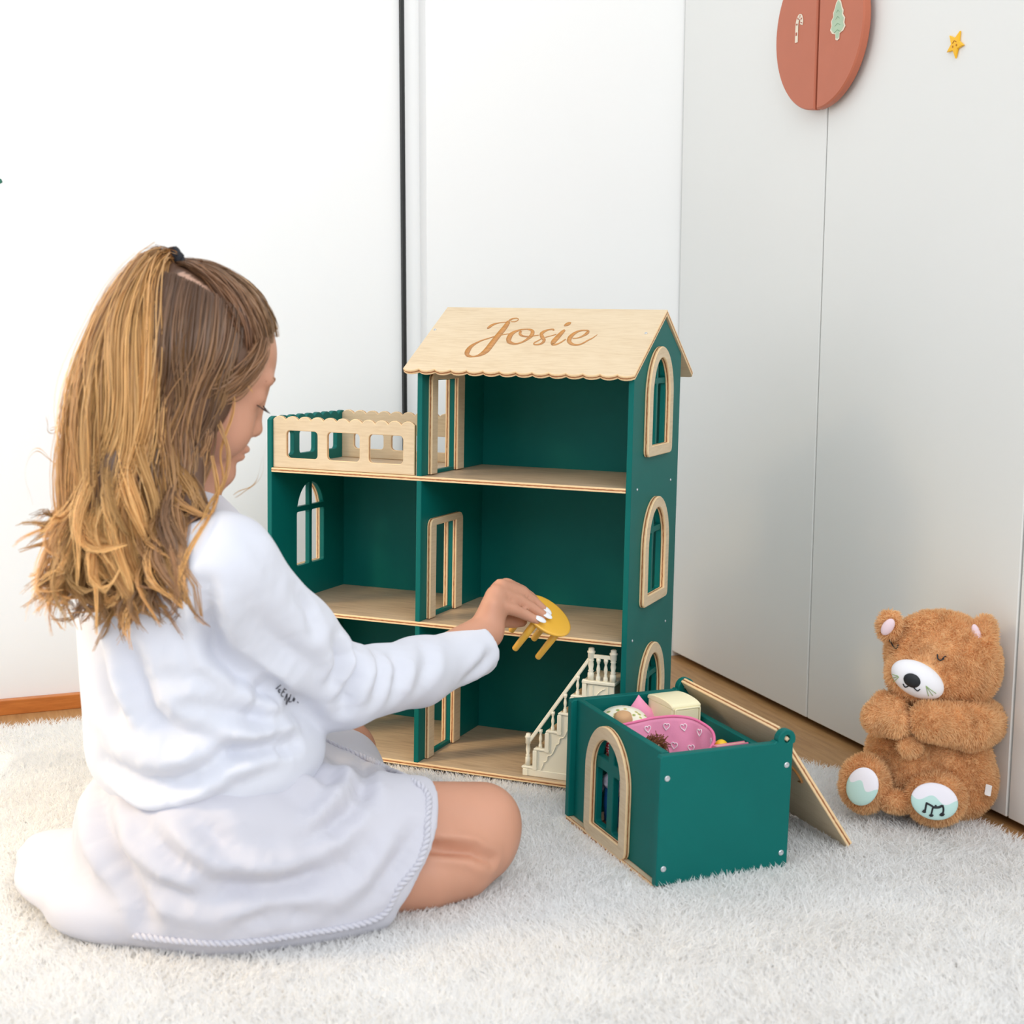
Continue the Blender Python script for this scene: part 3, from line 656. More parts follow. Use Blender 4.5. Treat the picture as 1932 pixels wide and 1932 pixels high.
for k in range(NS):
    x, z = RUN * k, ZS + RISE * k
    put('tread', boxm(x - 0.0005, -0.002, z - 0.003, x + RUN + 0.004, DY + 0.001, z, 0.0008), [IV, IV], stair)
    put('tread_print', boxm(x + 0.001, 0.005, z, x + RUN, DY - 0.005, z + 0.0004, 0.0001), [TAN, TAN], stair)
    put('riser', boxm(x + RUN + 0.001, 0.003, z, x + RUN + 0.0025, DY - 0.003, z + RISE - 0.003, 0.0003), [TAN, IV], stair)
    # stringer edge that wraps the step
    put('step_trim', boxm(x + RUN - 0.0015, -0.0022, z - 0.004, x + RUN + 0.0035, 0.0008, z + RISE - 0.003, 0.0006), [IV, IV], stair)
put('landing', boxm(XL - 0.002, -0.003, ZL - 0.004, 0.1125, DY + 0.001, ZL, 0.0008), [IV, IV], stair)
put('skirting', boxm(0.004, -0.0016, 0.0002, 0.110, 0.0, 0.0085, 0.0006), [IV, IV], stair)
put('corner_post', boxm(0.0012, -0.0025, 0.0002, 0.0075, 0.003, ZS - 0.003, 0.0006), [IV, IV], stair)
# carved panel outlines on the side
for k in range(4):
    x, z = RUN * k + 0.012, ZS + RISE * k - 0.006
    c = crom([(x, -0.0008, z - 0.010), (x + 0.004, -0.0008, z - 0.008), (x + 0.005, -0.0008, z - 0.002), (x + 0.009, -0.0008, z - 0.0005), (x + 0.012, -0.0008, z + 0.004), (x + 0.015, -0.0008, z + 0.012)], 14)
    put('carving', tube(c, 0.0007, 6), IV, stair)
cp2 = crom([(0.086, -0.0008, 0.100), (0.089, -0.0008, 0.104), (0.092, -0.0008, 0.109), (0.096, -0.0008, 0.113), (0.100, -0.0008, 0.115)], 12)
put('carving', tube(cp2, 0.0006, 6), IV, stair)
for x in (0.0845, 0.1030): put('panel_mould', boxm(x, -0.0012, 0.088, x + 0.001, 0.0, ZL - 0.006, 0.0002), [IV, IV], stair)
def bal_profile(h, r):
    return [(r * 0.95, 0), (r * 1.05, h * 0.02), (r * 1.0, h * 0.18), (r * 0.62, h * 0.22), (r * 0.8, h * 0.26), (r * 0.55, h * 0.30), (r * 0.8, h * 0.42), (r * 0.9, h * 0.52), (r * 0.6, h * 0.68), (r * 0.5, h * 0.76), (r * 0.85, h * 0.79), (r * 0.6, h * 0.82), (r * 1.0, h * 0.86), (r * 1.0, h)]
def baluster(x, z, h, r=0.0024, y=0.0022, name='baluster'):
    me = lathe(bal_profile(h, r), 12); smooth(me); return put(name, me, IV, stair, T(x, y, z))
bal = None
for y in (0.0022,):
    for k in range(1, NS):
        baluster(RUN * k + 0.0065, ZS + RISE * k, 0.0225, 0.0022, y)
    np_ = [(0.0031, 0), (0.0031, 0.010), (0.0022, 0.011), (0.003, 0.0125), (0.0018, 0.014), (0.0028, 0.020), (0.0021, 0.026), (0.0032, 0.0265), (0.0033, 0.033), (0.0040, 0.034), (0.0040, 0.0355), (0.0030, 0.036), (0.0028, 0.0385), (0.0018, 0.0392)]
    me = lathe(np_, 12); smooth(me); put('newel_post', me, IV, stair, T(0.0058, y, ZS))
nl = [(0.0038, 0), (0.0038, 0.0085), (0.0026, 0.0095), (0.0036, 0.011), (0.0024, 0.0125), (0.0034, 0.018), (0.0026, 0.022), (0.0038, 0.0235), (0.0028, 0.0245), (0.0040, 0.026), (0.0040, 0.0315), (0.0048, 0.0325), (0.0048, 0.0340), (0.0036, 0.0345), (0.0036, 0.0375), (0.002, 0.0385)]
for x in (0.0815, 0.1085):
    me = lathe(nl, 12); smooth(me); put('newel_post', me, IV, stair, T(x, 0.0022, ZL))
for x in (0.0905, 0.0995): baluster(x, ZL, 0.0262, 0.0026)
put('rail', boxm(0.084, 0.0004, ZL + 0.026, 0.107, 0.0040, ZL + 0.0305, 0.0006), [IV, IV], stair)
ang = math.atan2(ZL + 0.0305 - (ZS + 0.030), 0.0815 - 0.0058); ln = math.hypot(ZL + 0.0305 - (ZS + 0.030), 0.0815 - 0.0058)
hr = boxm(0, -0.0017, -0.0042, ln, 0.0017, 0, 0.0008)
for y in (0.0022,):
    put('handrail', hr if y < 0.01 else hr.copy(), [IV, IV], stair, T(0.0058, y, ZS + 0.0310) @ Matrix.Rotation(-ang, 4, 'Y'))

# ================================================================== small house-shaped toy box
BL, BW, BH, BT = 0.2111, 0.1509, 0.1338, 0.009
BM = m4(rot(2, -1.1716) @ rot(1, 0.0113) @ rot(0, -0.0185), (0.0594, 1.531, 0.012))
tbox = thing('toy_box', 'open green toy box shaped like a small house with arched window', 'toy box', BM)
def ear_panel():
    cx, cz, r = 0.1432, 0.1345, 0.0105
    o_ = [(0, 0), (BW, 0), (BW, BH - 0.004)]
    o_ += [(cx + r * math.cos(t), cz + r * math.sin(t)) for t in np.linspace(-0.35, math.pi + 0.1, 14)]
    o_ += [(cx - r - 0.0015, BH + 0.0002), (cx - r - 0.004, BH - 0.0014), (0.002, BH - 0.0014), (0, BH - 0.004)]
    hole = [(cx + 0.0005 + 0.0034 * math.cos(t), cz + 0.0008 + 0.0042 * math.sin(t)) for t in np.linspace(0, 2 * math.pi, 13)[:-1]]
    return plate(o_, [hole], BT, 0.0009)
for x in (BT / 2, BL - BT / 2): put('end_panel', ear_panel(), GG, tbox, frameX(x))
ax_, bx_ = 0.0455, 0.1425
hol = window_panes(ax_ + 0.017, 0.013, bx_ - 0.017, 0.1165, 0.081, 0.013)
put('front_panel', plate(rect(BT, 0, BL - BT, BH - 0.001), hol, 0.0075, 0.0008), GG, tbox, frameY(0.0105))
put('window_frame', plate(arch(ax_, -0.002, bx_, 0.1262, 0.010), [arch(ax_ + 0.0155, 0.0115, bx_ - 0.0155, 0.1120, 0.001)], 0.0062, 0.0009), BB, tbox, frameY(0.0036))
put('back_panel', plate(rect(BT, 0, BL - BT, 0.120), (), 0.0075, 0.0008), GG, tbox, frameY(0.1330))
put('base_board', boxm(0.0015, 0.001, -0.0062, BL - BT, BW - 0.004, -0.0002, 0.0006), BB, tbox)
LA = math.atan2(-0.128, 0.092)
lo_ = [(x, -0.0115) for x in (BT + 0.0008, BL - BT - 0.0008)]
sc_ = scallop(BT + 0.0008, BL - BT - 0.0008, 0.1555, 10, 0.0042)
lid = put('lid', plate(lo_ + [(x, y) for x, y in sc_][::-1], (), 0.0066, 0.0007), BB, tbox,
          m4([[1, 0, 0], [0, math.cos(LA), -math.sin(LA)], [0, math.sin(LA), math.cos(LA)]], (0, 0.1442, 0.1350)))
lid['label'] = 'birch lid folded back onto the rug'
put('hinge_rod', tube([(0.0005, 0.1436, 0.1353), (BL - 0.0005, 0.1436, 0.1353)], 0.0026, 4), BIRCH, tbox)
arc = crom([(0.172, 0.030, -0.0037), (0.181, 0.036, -0.0037), (0.190, 0.052, -0.0037), (0.188, 0.066, -0.0037), (0.178, 0.070, -0.0037)], 20)
put('engraved_stroke', tube(arc, [0.0008 + 0.0010 * math.sin(math.pi * i / 19) for i in range(20)], 6), ENGR, lid)
for y, z in ((0.0078, 0.1095), (0.1440, 0.1085), (0.0076, 0.0175), (0.1430, 0.0162)):
    screw(tbox, m4([[0, 0, 1], [1, 0, 0], [0, 1, 0]], (BL, 0, 0)) @ T(y, z, -0.0002), 0.0030)

# ================================================================== white faux-fur rug
rug = thing('rug', 'fluffy white faux fur rug covering the wooden floor', 'rug', T(0, 0, 0))
RUGP = [(-1.5, 1.98), (0.80, 1.98), (0.865, 1.925), (0.951, 1.484), (0.977, 1.43), (1.021, 1.239), (1.028, 1.169), (1.03, 0.1), (-1.5, 0.1)]
RUGB = plain('rug_backing', (236, 232, 226), rough=0.9)
put('backing', boxm(0, 0, 0, 1, 1, 1) if False else plate(RUGP, (), 0.005, 0.001), [RUGB, RUGB], rug, ROOM @ T(0, 0, 0.0027))
def in_poly(x, y, poly):
    c = np.zeros(len(x), bool); n = len(poly)
    for i in range(n):
        (xa, ya), (xb, yb) = poly[i], poly[(i + 1) % n]
        k = ((ya > y) != (yb > y)) & (x < (xb - xa) * (y - ya) / (yb - ya + 1e-12) + xa); c ^= k
    return c
def to_local(M, X):
    Mi = np.array(M.inverted()); return X @ Mi[:3, :3].T + Mi[:3, 3]
rg = np.random.default_rng(11)
def rug_points(n, x0, x1, y0, y1):
    p = np.stack([rg.uniform(x0, x1, n), rg.uniform(y0, y1, n), np.full(n, 0.0045)], 1)
    ab = to_local(ROOM, p); ok = in_poly(ab[:, 0], ab[:, 1], RUGP)
    hl_ = to_local(HM, p); ok &= ~((hl_[:, 0] > 0.0) & (hl_[:, 0] < W) & (hl_[:, 1] > 0.004) & (hl_[:, 1] < DEP))
    bl_ = to_local(BM, p); ok &= ~((bl_[:, 0] > -0.001) & (bl_[:, 0] < BL - 0.002) & (bl_[:, 1] > 0.002) & (bl_[:, 1] < BW - 0.002))
    return p[ok]
pts = np.concatenate([rug_points(300000, -0.62, 0.62, 0.93, 1.75), rug_points(60000, -0.85, 0.62, 1.75, 2.1), rug_points(45000, -1.2, 1.0, 0.45, 0.93)])
def field2(p, s, f):
    return np.stack([waves(p * [1, 1, 0], s, f, 7), waves(p * [1, 1, 0], s + 1, f, 7)], 1)
tl = field2(pts, 3, 26) * 0.55 + field2(pts, 5, 85) * 0.55 + field2(pts, 9, 300) * 0.5 + rg.normal(size=(len(pts), 2)) * 0.42
dirs = np.concatenate([tl, np.ones((len(pts), 1))], 1); dirs /= np.linalg.norm(dirs, axis=1)[:, None]
near = np.zeros(len(pts), bool)
bl_ = to_local(BM, pts); near |= (bl_[:, 0] > -0.01) & (bl_[:, 0] < BL + 0.003) & (bl_[:, 1] > -0.022) & (bl_[:, 1] < BW + 0.01)
hgt = np.where(near, 0.007, 0.0145) * (1 + 0.10 * waves(pts * [1, 1, 0], 21, 40)) * rg.uniform(0.75, 1.1, len(pts))
V, Tr = blades(pts, dirs, hgt, 0.00125, np.concatenate([tl * 0.6, -0.25 * np.ones((len(pts), 1))], 1), rg)
PILE = fibre_mat('rug_pile', (252, 251, 250), 0.015, 0.5, 6)
put('pile', mesh_np('pile', V, Tr), PILE, rug, kind='stuff')

# ================================================================== plush bear leaning on the wardrobe
bear = thing('plush_bear', 'sleeping tan plush bear with folded arms leaning against white wardrobe', 'soft toy', T(*PZ(1750, 1520, 0.0)))
BI = bear.matrix_world.inverted()
face_dir = np.array([-0.42, -0.88, -0.18]); face_dir /= np.linalg.norm(face_dir)
f = Field((0.30, 1.40, 0.0), (0.60, 1.68, 0.30), 0.0022)
Rb = rot(2, -0.42)
f.ell(P(1752, 1432, 1.555), (0.068, 0.056, 0.058), Rb, 0.01)
f.ell(P(1780, 1470, 1.555), (0.056, 0.058, 0.045), Rb, 0.012)
f.ell(P(1742, 1360, 1.555), (0.052, 0.046, 0.040), Rb, 0.012)
Rh = rot(2, -0.42) @ rot(1, 0.16)
f.ell(P(1776, 1244, 1.555), (0.0600, 0.054, 0.0525), Rh, 0.012)
f.ell(P(1736, 1280, 1.522), (0.036, 0.030, 0.026), Rh, 0.014)
f.ell(P(1820, 1260, 1.545), (0.034, 0.034, 0.042), Rh, 0.014)
for (u, v, y, r) in ((1678, 1180, 1.548, (0.013, 0.009, 0.017)), (1853, 1205, 1.530, (0.014, 0.010, 0.026))): f.ell(P(u, v, y), r, Rh, 0.006)
f.chain([P(1664, 1352, 1.54), P(1660, 1354, 1.515), P(1694, 1364, 1.495)], [0.018, 0.0170, 0.0140], 0.002)
f.chain([P(1672, 1328, 1.53), P(1690, 1335, 1.51)], [0.014, 0.012], 0.006)
f.chain([P(1848, 1362, 1.545), P(1828, 1370, 1.505), P(1752, 1360, 1.485)], [0.026, 0.0240, 0.0195], 0.002)
f.ell(P(1632, 1478, 1.522), (0.026, 0.026, 0.031), rot(2, -0.5), 0.003)
f.ell(P(1765, 1506, 1.494), (0.031, 0.024, 0.028), rot(2, -0.2), 0.003)
f.ell(P(1693, 1512, 1.505), (0.017, 0.014, 0.011), k=0.003)
f.ell(P(1716, 1406, 1.493), (0.0125, 0.008, 0.0125), k=0.002)
V, Q = f.mesh(); V = relax(V, Q, 1); lim = V[:, 2] < 0.004; V[lim, 2] = 0.004
FUR0 = plain('bear_plush', (220, 170, 120), rough=0.9, var=0.08, nscale=60)
FUR = fibre_mat('bear_fur', (246, 206, 158), 0.08, 0.4, 55)
Mi = np.array(BI)
def loc(X): return X @ Mi[:3, :3].T + Mi[:3, 3]
me = mesh_np('body', loc(V), Q); smooth(me); body = put('body', me, FUR0, bear)
MUZ = P(1731, 1282, 1.500); MR = np.array([0.0295, 0.0165, 0.0185])
right = np.array([1.0, 0, 0]); fd = -face_dir; 
mx = np.cross(fd, [0, 0, 1.0]); mx /= np.linalg.norm(mx); mz = np.cross(mx, fd)
tilt = 0.46; MX = mx * math.cos(tilt) - mz * math.sin(tilt); MZ = mx * math.sin(tilt) + mz * math.cos(tilt)
MRot = np.stack([MX, fd, MZ], 1)
PADS = [(P(1627, 1484, 1.494), np.array([0.0175, 0.0055, 0.0215]), rot(2, -0.62) @ rot(0, -0.15) @ rot(1, 0.35)), (P(1763, 1512, 1.4695), np.array([0.0245, 0.005, 0.0195]), rot(2, -0.18) @ rot(0, -0.22) @ rot(1, 0.15))]
p, N = scatter(V, Q, 125000, rg)
keep = (p[:, 2] > 0.012)
def outside(p, c, r, R3, g): return ((((p - c) @ R3) / (np.array(r) + g)) ** 2).sum(1) > 1
keep &= outside(p, MUZ, MR, MRot, 0.001)
for c, r, R3 in PADS: keep &= outside(p, c, r, R3, 0.0005)
p, N = p[keep], N[keep]
cmb = np.stack([waves(p, 31, 90), waves(p, 32, 90), waves(p, 33, 90)], 1) * 1.0 + np.stack([waves(p, 34, 400), waves(p, 35, 400), waves(p, 36, 400)], 1) * 0.7
dr = N * 1.0 + cmb + np.array([0, 0, -0.35]) + rg.normal(size=p.shape) * 0.25; dr /= np.linalg.norm(dr, axis=1)[:, None]
dn = (dr * N).sum(1); dr = dr + N * np.clip(0.35 - dn, 0, 1)[:, None]; dr /= np.linalg.norm(dr, axis=1)[:, None]
Vb, Tb = blades(p - N * 0.0006, dr, rg.uniform(0.0035, 0.0068, len(p)), 0.0009, None, rg)
fo = put('fur', mesh_np('fur', loc(Vb), Tb), FUR, body, kind='stuff')
PLW = plain('plush_white', (238, 236, 240), rough=0.85, var=0.02, bump=0.15, bscale=900)
me = ellipsoid_mesh(loc(MUZ[None])[0], MR, MRot, 36, 20); put('muzzle', me, PLW, bear, label='white muzzle')
BLK = plain('black_thread', (22, 26, 32), rough=0.55)
NOSE = P(1720, 1277, 1.4860)
me = ellipsoid_mesh(loc((MUZ - fd * 0.0155 + MX * (-0.005) + MZ * 0.0035)[None])[0], (0.0092, 0.0040, 0.0078), MRot, 24, 14); put('nose', me, BLK, bear)
def on_ell(u, v, c, r, R3, lift=0.0006):
    """photo pixel -> point on an ellipsoid"""
    q = CAM_R @ np.array([(u - 966) / F_PX, (966 - v) / F_PX, -1.0]); o = ((CAM_P - c) @ R3) / r; d = (q @ R3) / r
    A, B_, C_ = d @ d, o @ d, o @ o - 1; disc = B_ * B_ - A * C_
    if disc < 0: disc = 0
    t = (-B_ - math.sqrt(disc)) / A; X = CAM_P + q * t
    nrm = R3 @ ((((X - c) @ R3) / r) / r); nrm /= np.linalg.norm(nrm); return X + nrm * lift
def line_on(pts, ell, rad, mat_, name, parent, n=16, lift=0.0004):
    s_ = crom(pts, n); X = np.array([on_ell(u, v, *ell, lift=lift) for u, v in s_]); return put(name, tube(loc(X), rad, 6), mat_, parent)
ME = (MUZ, MR, MRot)
line_on([(1704, 1290), (1708, 1296), (1714, 1294), (1717, 1290)], ME, 0.0007, BLK, 'mouth_stitch', bear)
line_on([(1717, 1290), (1724, 1297), (1731, 1303), (1736, 1300)], ME, 0.0007, BLK, 'mouth_stitch', bear)
line_on([(1719, 1285), (1718, 1288), (1717, 1291)], ME, 0.0006, BLK, 'mouth_stitch', bear)
OLV = plain('whisker_thread', (150, 176, 110), rough=0.7)
for a, b in (((1694, 1275), (1684, 1272)), ((1695, 1276), (1683, 1279)), ((1696, 1277), (1686, 1286)), ((1747, 1294), (1760, 1312)), ((1747, 1294), (1766, 1308)), ((1747, 1294), (1752, 1313))):
    line_on([a, ((a[0] + b[0]) / 2, (a[1] + b[1]) / 2 + 0.5), b], ME, 0.00035, OLV, 'whisker', bear, 6)
uvb = project(V)
def on_fur(pts, rad, mat_, name, n=14, lift=0.005):
    s_ = crom(pts, n); X = []
    for a, b in s_:
        h_ = hit(V, a, b, uvb, 7)
        if h_ is not None: X.append(h_ - lift * (h_ - CAM_P) / np.linalg.norm(h_ - CAM_P))
    return put(name, tube(loc(relaxline(np.array(X))), rad, 6), mat_, bear)
def relaxline(X):
    for _ in range(3): X[1:-1] = 0.5 * X[1:-1] + 0.25 * (X[:-2] + X[2:])
    return X
on_fur([(1764, 1230), (1766, 1237), (1773, 1241), (1779, 1239)], 0.0008, BLK, 'eye_stitch')
on_fur([(1777, 1241), (1780, 1237), (1782, 1234)], 0.0006, BLK, 'eye_stitch', 6)
on_fur([(1677, 1214), (1681, 1221), (1686, 1221), (1690, 1214)], 0.0008, BLK, 'eye_stitch')
# inner ears
PINK = plain('plush_pink', (232, 208, 216), rough=0.85, var=0.03)
put('inner_ear', ellipsoid_mesh(loc(P(1675, 1183, 1.5385)[None])[0], (0.0062, 0.004, 0.0105), Rh @ rot(1, 0.35)), PINK, bear)
put('inner_ear', ellipsoid_mesh(loc(P(1843, 1203, 1.5225)[None])[0], (0.0055, 0.0045, 0.0150), Rh @ rot(1, -0.42)), PINK, bear)
# foot pads: white above, mint below with a wavy edge
def pad_mat():
    t = NT('foot_pad'); v = t.coords(kind='Generated'); sx = t.n('ShaderNodeSeparateXYZ'); t.l(v, sx.inputs[0])
    wv = t.math('MULTIPLY', t.math('SINE', t.math('MULTIPLY', sx.outputs[0], 11.0)), 0.09)
    fct = t.math('ADD', sx.outputs[2], wv)
    t.l(t.ramp(fct, [(0.555, lin(190, 222, 216)), (0.575, lin(236, 232, 240))]), t.b.inputs['Base Color']); t.b.inputs['Roughness'].default_value = 0.8; return t.m
PAD = pad_mat(); pads = []
for c, r, R3 in PADS:
    me = ellipsoid_mesh((0, 0, 0), r, np.eye(3), 32, 18); o = put('foot_pad', me, PAD, bear, m4(R3, loc(c[None])[0])); pads.append(o)
PE = PADS[1]
def note(pts, rad, n=10): line_on(pts, PE, rad, BLK, 'music_note', bear, n)
note([(1745, 1531), (1748, 1516), (1749, 1515)], 0.0010); note([(1748, 1515), (1756, 1519), (1763, 1523), (1766, 1519)], 0.0010)
note([(1741, 1529), (1744, 1531), (1746, 1530)], 0.0016, 6)
note([(1757, 1536), (1760, 1524), (1761, 1522)], 0.0009); note([(1761, 1523), (1770, 1523), (1778, 1520)], 0.0013); note([(1779, 1534), (1780, 1526), (1778, 1519)], 0.0010)
note([(1755, 1536), (1757, 1538), (1759, 1536)], 0.0019, 6); note([(1774, 1535), (1777, 1537), (1780, 1534)], 0.0019, 6)
TAG = plain('cloth_tag', (244, 244, 244), rough=0.8)
tg = hit(V, 1866, 1492, uvb, 10)
if tg is not None:
    me = plate(rrect(-0.0035, -0.006, 0.0035, 0.006, 0.0008, 2), (), 0.0006, 0.0001)
    put('tag', me, [TAG, TAG], bear, m4(np.stack([[0.8, -0.6, 0.1], [0.25, 0.0, 0.97], [-0.55, -0.8, 0.15]], 1), loc((tg + [0.002, -0.006, 0])[None])[0]))

# ================================================================== toys lying in the box (box axes: x to the near end, y to the lid, z up)
def bm(x, y, z, R3=np.eye(3)): return BM @ m4(R3, (x, y, z))
# cream toy dresser
dres = thing('toy_dresser', 'cream plastic toy dresser with rounded top inside green box', 'toy dresser', bm(0.046, 0.1075, 0.080, rot(2, 0.06)))
CRP = plain('cream_plastic', (246, 238, 200), rough=0.4, var=0.015, coat=0.1)
o_ = rrect(-0.028, -0.018, 0.024, 0.018, 0.004)
put('body', plate(o_, (), 0.052, 0.0022), [CRP, CRP], dres, T(0, 0, 0.026))
side_ = [(-0.028, 0), (0.024, 0), (0.024, 0.003)] + [(-0.002 + 0.026 * math.cos(t), 0.003 + 0.005 * math.sin(t)) for t in np.linspace(0.25, math.pi - 0.25, 10)] + [(-0.028, 0.003)]
put('top', plate(side_, (), 0.037, 0.0012), [CRP, CRP], dres, T(0, 0, 0.050) @ frameY(0.0))
for k in range(2):
    d_ = put('drawer', plate(rrect(-0.0145, 0.004 + 0.024 * k, 0.0145, 0.026 + 0.024 * k, 0.0015, 3), (), 0.003, 0.0008), [CRP, CRP], dres, frameX(0.0246))
    put('edge', plate(rrect(-0.0165, 0.002 + 0.024 * k, 0.0165, 0.028 + 0.024 * k, 0.002, 3), [rrect(-0.0148, 0.0038 + 0.024 * k, 0.0148, 0.0262 + 0.024 * k, 0.0015, 3)], 0.002, 0.0005), [CRP, CRP], d_, T(0, 0, 0.0012))
# pink pouch with hearts
PK = plain('pink_cloth', (246, 156, 190), rough=0.75, var=0.05, nscale=30, bump=0.2, bscale=700, sheen=0.2)
PKD = plain('pink_piping', (232, 116, 160), rough=0.7)
pou = thing('pink_pouch', 'pink cloth pouch with white heart print and piped rim', 'pouch', bm(0.128, 0.062, 0.045))
RIM = np.array([(0.083, 0.020, 0.124), (0.085, 0.040, 0.127), (0.088, 0.062, 0.130), (0.093, 0.083, 0.131), (0.108, 0.098, 0.130), (0.130, 0.103, 0.126), (0.149, 0.098, 0.120), (0.160, 0.086, 0.113)])
def pouch_pt(s, t):
    """s along the rim, t downwards"""
    r = crom(RIM, 201)[int(round(s * 200))]; c = np.array([0.135, 0.045, 0.0])
    x, y = r[:2] + (c[:2] - r[:2]) * 0.30 * t ** 1.5; z = r[2] * (1 - t) + 0.012 * t
    return (x - 0.128, y - 0.062, z - 0.045)
ns_, nt_ = 60, 24
V1 = np.array([pouch_pt(i / (ns_ - 1), j / (nt_ - 1)) for i in range(ns_) for j in range(nt_)])
Qp = np.array([(i * nt_ + j, (i + 1) * nt_ + j, (i + 1) * nt_ + j + 1, i * nt_ + j + 1) for i in range(ns_ - 1) for j in range(nt_ - 1)])
Np = vnormals(V1, Qp); V1 = V1 + Np * (0.0016 * np.sin(V1[:, 0] * 210 + V1[:, 1] * 90 + V1[:, 2] * 40) * np.clip((0.085 - V1[:, 2]) * 40, 0.2, 1) + 0.0012 * waves(V1, 3, 150))[:, None]
Vi = V1 - Np * 0.0016; nV = len(V1)
rim = [i * nt_ for i in range(ns_)]; ends = []
Qs = [(rim[i], rim[i] + nV, rim[i + 1] + nV, rim[i + 1]) for i in range(ns_ - 1)]
me = mesh_np('cloth', np.vstack([V1, Vi]), [np.concatenate([Qp, Qp[:, ::-1] + nV, np.array(Qs)])]); smooth(me); put('cloth', me, PK, pou)
put('piping', tube(V1[rim] - Np[rim] * 0.0008, 0.0016, 8), PKD, pou)
HW = plain('heart_print', (250, 236, 242), rough=0.7)
def heart(i, j, sc, ro):
    k = i * nt_ + j; c = V1[k]; n_ = Np[k]; ex = V1[k + nt_] - c; ex -= n_ * (ex @ n_); ex /= np.linalg.norm(ex); ey = np.cross(n_, ex)
    tt = np.linspace(0, 2 * math.pi, 22); hx = 0.8 * np.sin(tt) ** 3; hy = (0.8125 * np.cos(tt) - 0.3125 * np.cos(2 * tt) - 0.125 * np.cos(3 * tt) - 0.0625 * np.cos(4 * tt))
    cr_, sr_ = math.cos(ro), math.sin(ro); hx, hy = cr_ * hx - sr_ * hy, sr_ * hx + cr_ * hy
    for sg in (1, -1):
        X = c + sg * n_ * 0.0007 + (-n_ * 0.0016 if sg < 0 else 0) + np.outer(hx * sc, ex) + np.outer(hy * sc, ey)
        idx_ = [int(np.argmin(((V1 - x) ** 2).sum(1))) for x in X]; off_ = ((X - V1[idx_]) * Np[idx_]).sum(1)
        X = X + Np[idx_] * ((0.0008 if sg > 0 else -0.0024) - off_)[:, None]
        put('heart', tube(X, 0.00055, 5), HW, pou)
for i in range(5, 57, 8):
    for j in (2, 6, 10): heart(i + (4 if j == 6 else 0) if i + 4 < 57 else i, j, 0.0042, 3.0 + 0.3 * math.sin(i))
# pink cushion behind
cush = thing('doll_cushion', 'small pink heart-print cushion wedged beside cream dresser', 'cushion', bm(0.0245, 0.078, 0.094, rot(2, 1.25) @ rot(1, 0.70)))
f = Field((-0.035, -0.02, -0.035), (0.035, 0.02, 0.035), 0.0016)
nn_ = 22; g = np.linspace(-1, 1, nn_); V = []
for sd in (1, -1):
    for a in g:
        for b in g: V.append((0.030 * a * (1 - 0.10 * (1 - b * b)), sd * 0.010 * ((1 - a ** 4) * (1 - b ** 4)) ** 0.6, 0.030 * b * (1 - 0.10 * (1 - a * a))))
Qc = []
for sd in (0, 1):
    for i in range(nn_ - 1):
        for j in range(nn_ - 1):
            q = (sd * nn_ * nn_ + i * nn_ + j, sd * nn_ * nn_ + i * nn_ + j + 1, sd * nn_ * nn_ + (i + 1) * nn_ + j + 1, sd * nn_ * nn_ + (i + 1) * nn_ + j); Qc.append(q if sd == 0 else q[::-1])
me = mesh_np('cushion', V, np.array(Qc)); smooth(me); put('cover', me, PK, cush)
for (a, b) in ((0.012, 0.018), (-0.008, 0.006), (0.018, -0.004), (0.002, 0.024)):
    tt = np.linspace(0, 2 * math.pi, 16); X = np.stack([a + 0.0035 * np.sin(tt) ** 3, np.full(16, -0.0098), b + 0.0035 * (0.8125 * np.cos(tt) - 0.3125 * np.cos(2 * tt) - 0.125 * np.cos(3 * tt))], 1); put('heart', tube(X, 0.0005, 5), HW, cush)
# floral sun hat
hat = thing('doll_hat', 'cream floral doll hat with tan crown beside pink pouch', 'doll hat', bm(0.043, 0.047, 0.117, rot(0, 0.22) @ rot(1, 0.22)))
def floral():
    t = NT('floral_print'); v = t.coords(); vo = t.n('ShaderNodeTexVoronoi'); vo.inputs['Scale'].default_value = 130; t.l(v, vo.inputs['Vector'])
    nz = t.noise(v, 160, 2); fl = t.math('ADD', vo.outputs['Distance'], t.math('MULTIPLY', nz, 0.25))
    t.l(t.ramp(fl, [(0.30, lin(140, 170, 112)), (0.40, lin(224, 206, 136)), (0.50, lin(244, 240, 222))]), t.b.inputs['Base Color']); t.b.inputs['Roughness'].default_value = 0.8; return t.m
FLO = floral(); TANC = plain('hat_crown', (206, 164, 122), rough=0.8)
me = lathe([(0.009, 0.003), (0.016, 0.0026), (0.0255, -0.001), (0.0258, -0.0022), (0.0165, 0.0012), (0.009, 0.0016)], 36); smooth(me); put('brim', me, FLO, hat, Matrix.Diagonal((1.15, 0.95, 1, 1)))
me = lathe([(0.0102, 0.0005), (0.0102, 0.004), (0.0092, 0.0095), (0.006, 0.0118), (0.0015, 0.0122)], 28); smooth(me); put('crown', me, TANC, hat, T(0.006, -0.004, 0))
# doll with brown curly hair, head only above the pouch
SKN = plain('doll_skin', (226, 178, 146), rough=0.45, sss=0.0)
BRH = plain('doll_brown_hair', (120, 70, 38), rough=0.8, var=0.2, nscale=200)
dl = thing('doll', 'doll with curly brown hair standing before pink pouch', 'doll', bm(0.1235, 0.041, 0.016))
put('head', ellipsoid_mesh((0, 0, 0.089), (0.0095, 0.0095, 0.0105)), SKN, dl)
hv, ht = [], []
dp = rg.normal(size=(420, 3)); dp /= np.linalg.norm(dp, axis=1)[:, None]; dp = dp[dp[:, 2] > -0.4]
cur = [tube_arrays(crom([np.array([0, 0, 0.090]) + d_ * 0.0095, np.array([0, 0, 0.091]) + d_ * 0.0125 + rg.normal(size=3) * 0.0015, np.array([0, 0, 0.091]) + d_ * 0.0135 + rg.normal(size=3) * 0.003], 6), 0.0005, 4) for d_ in dp]
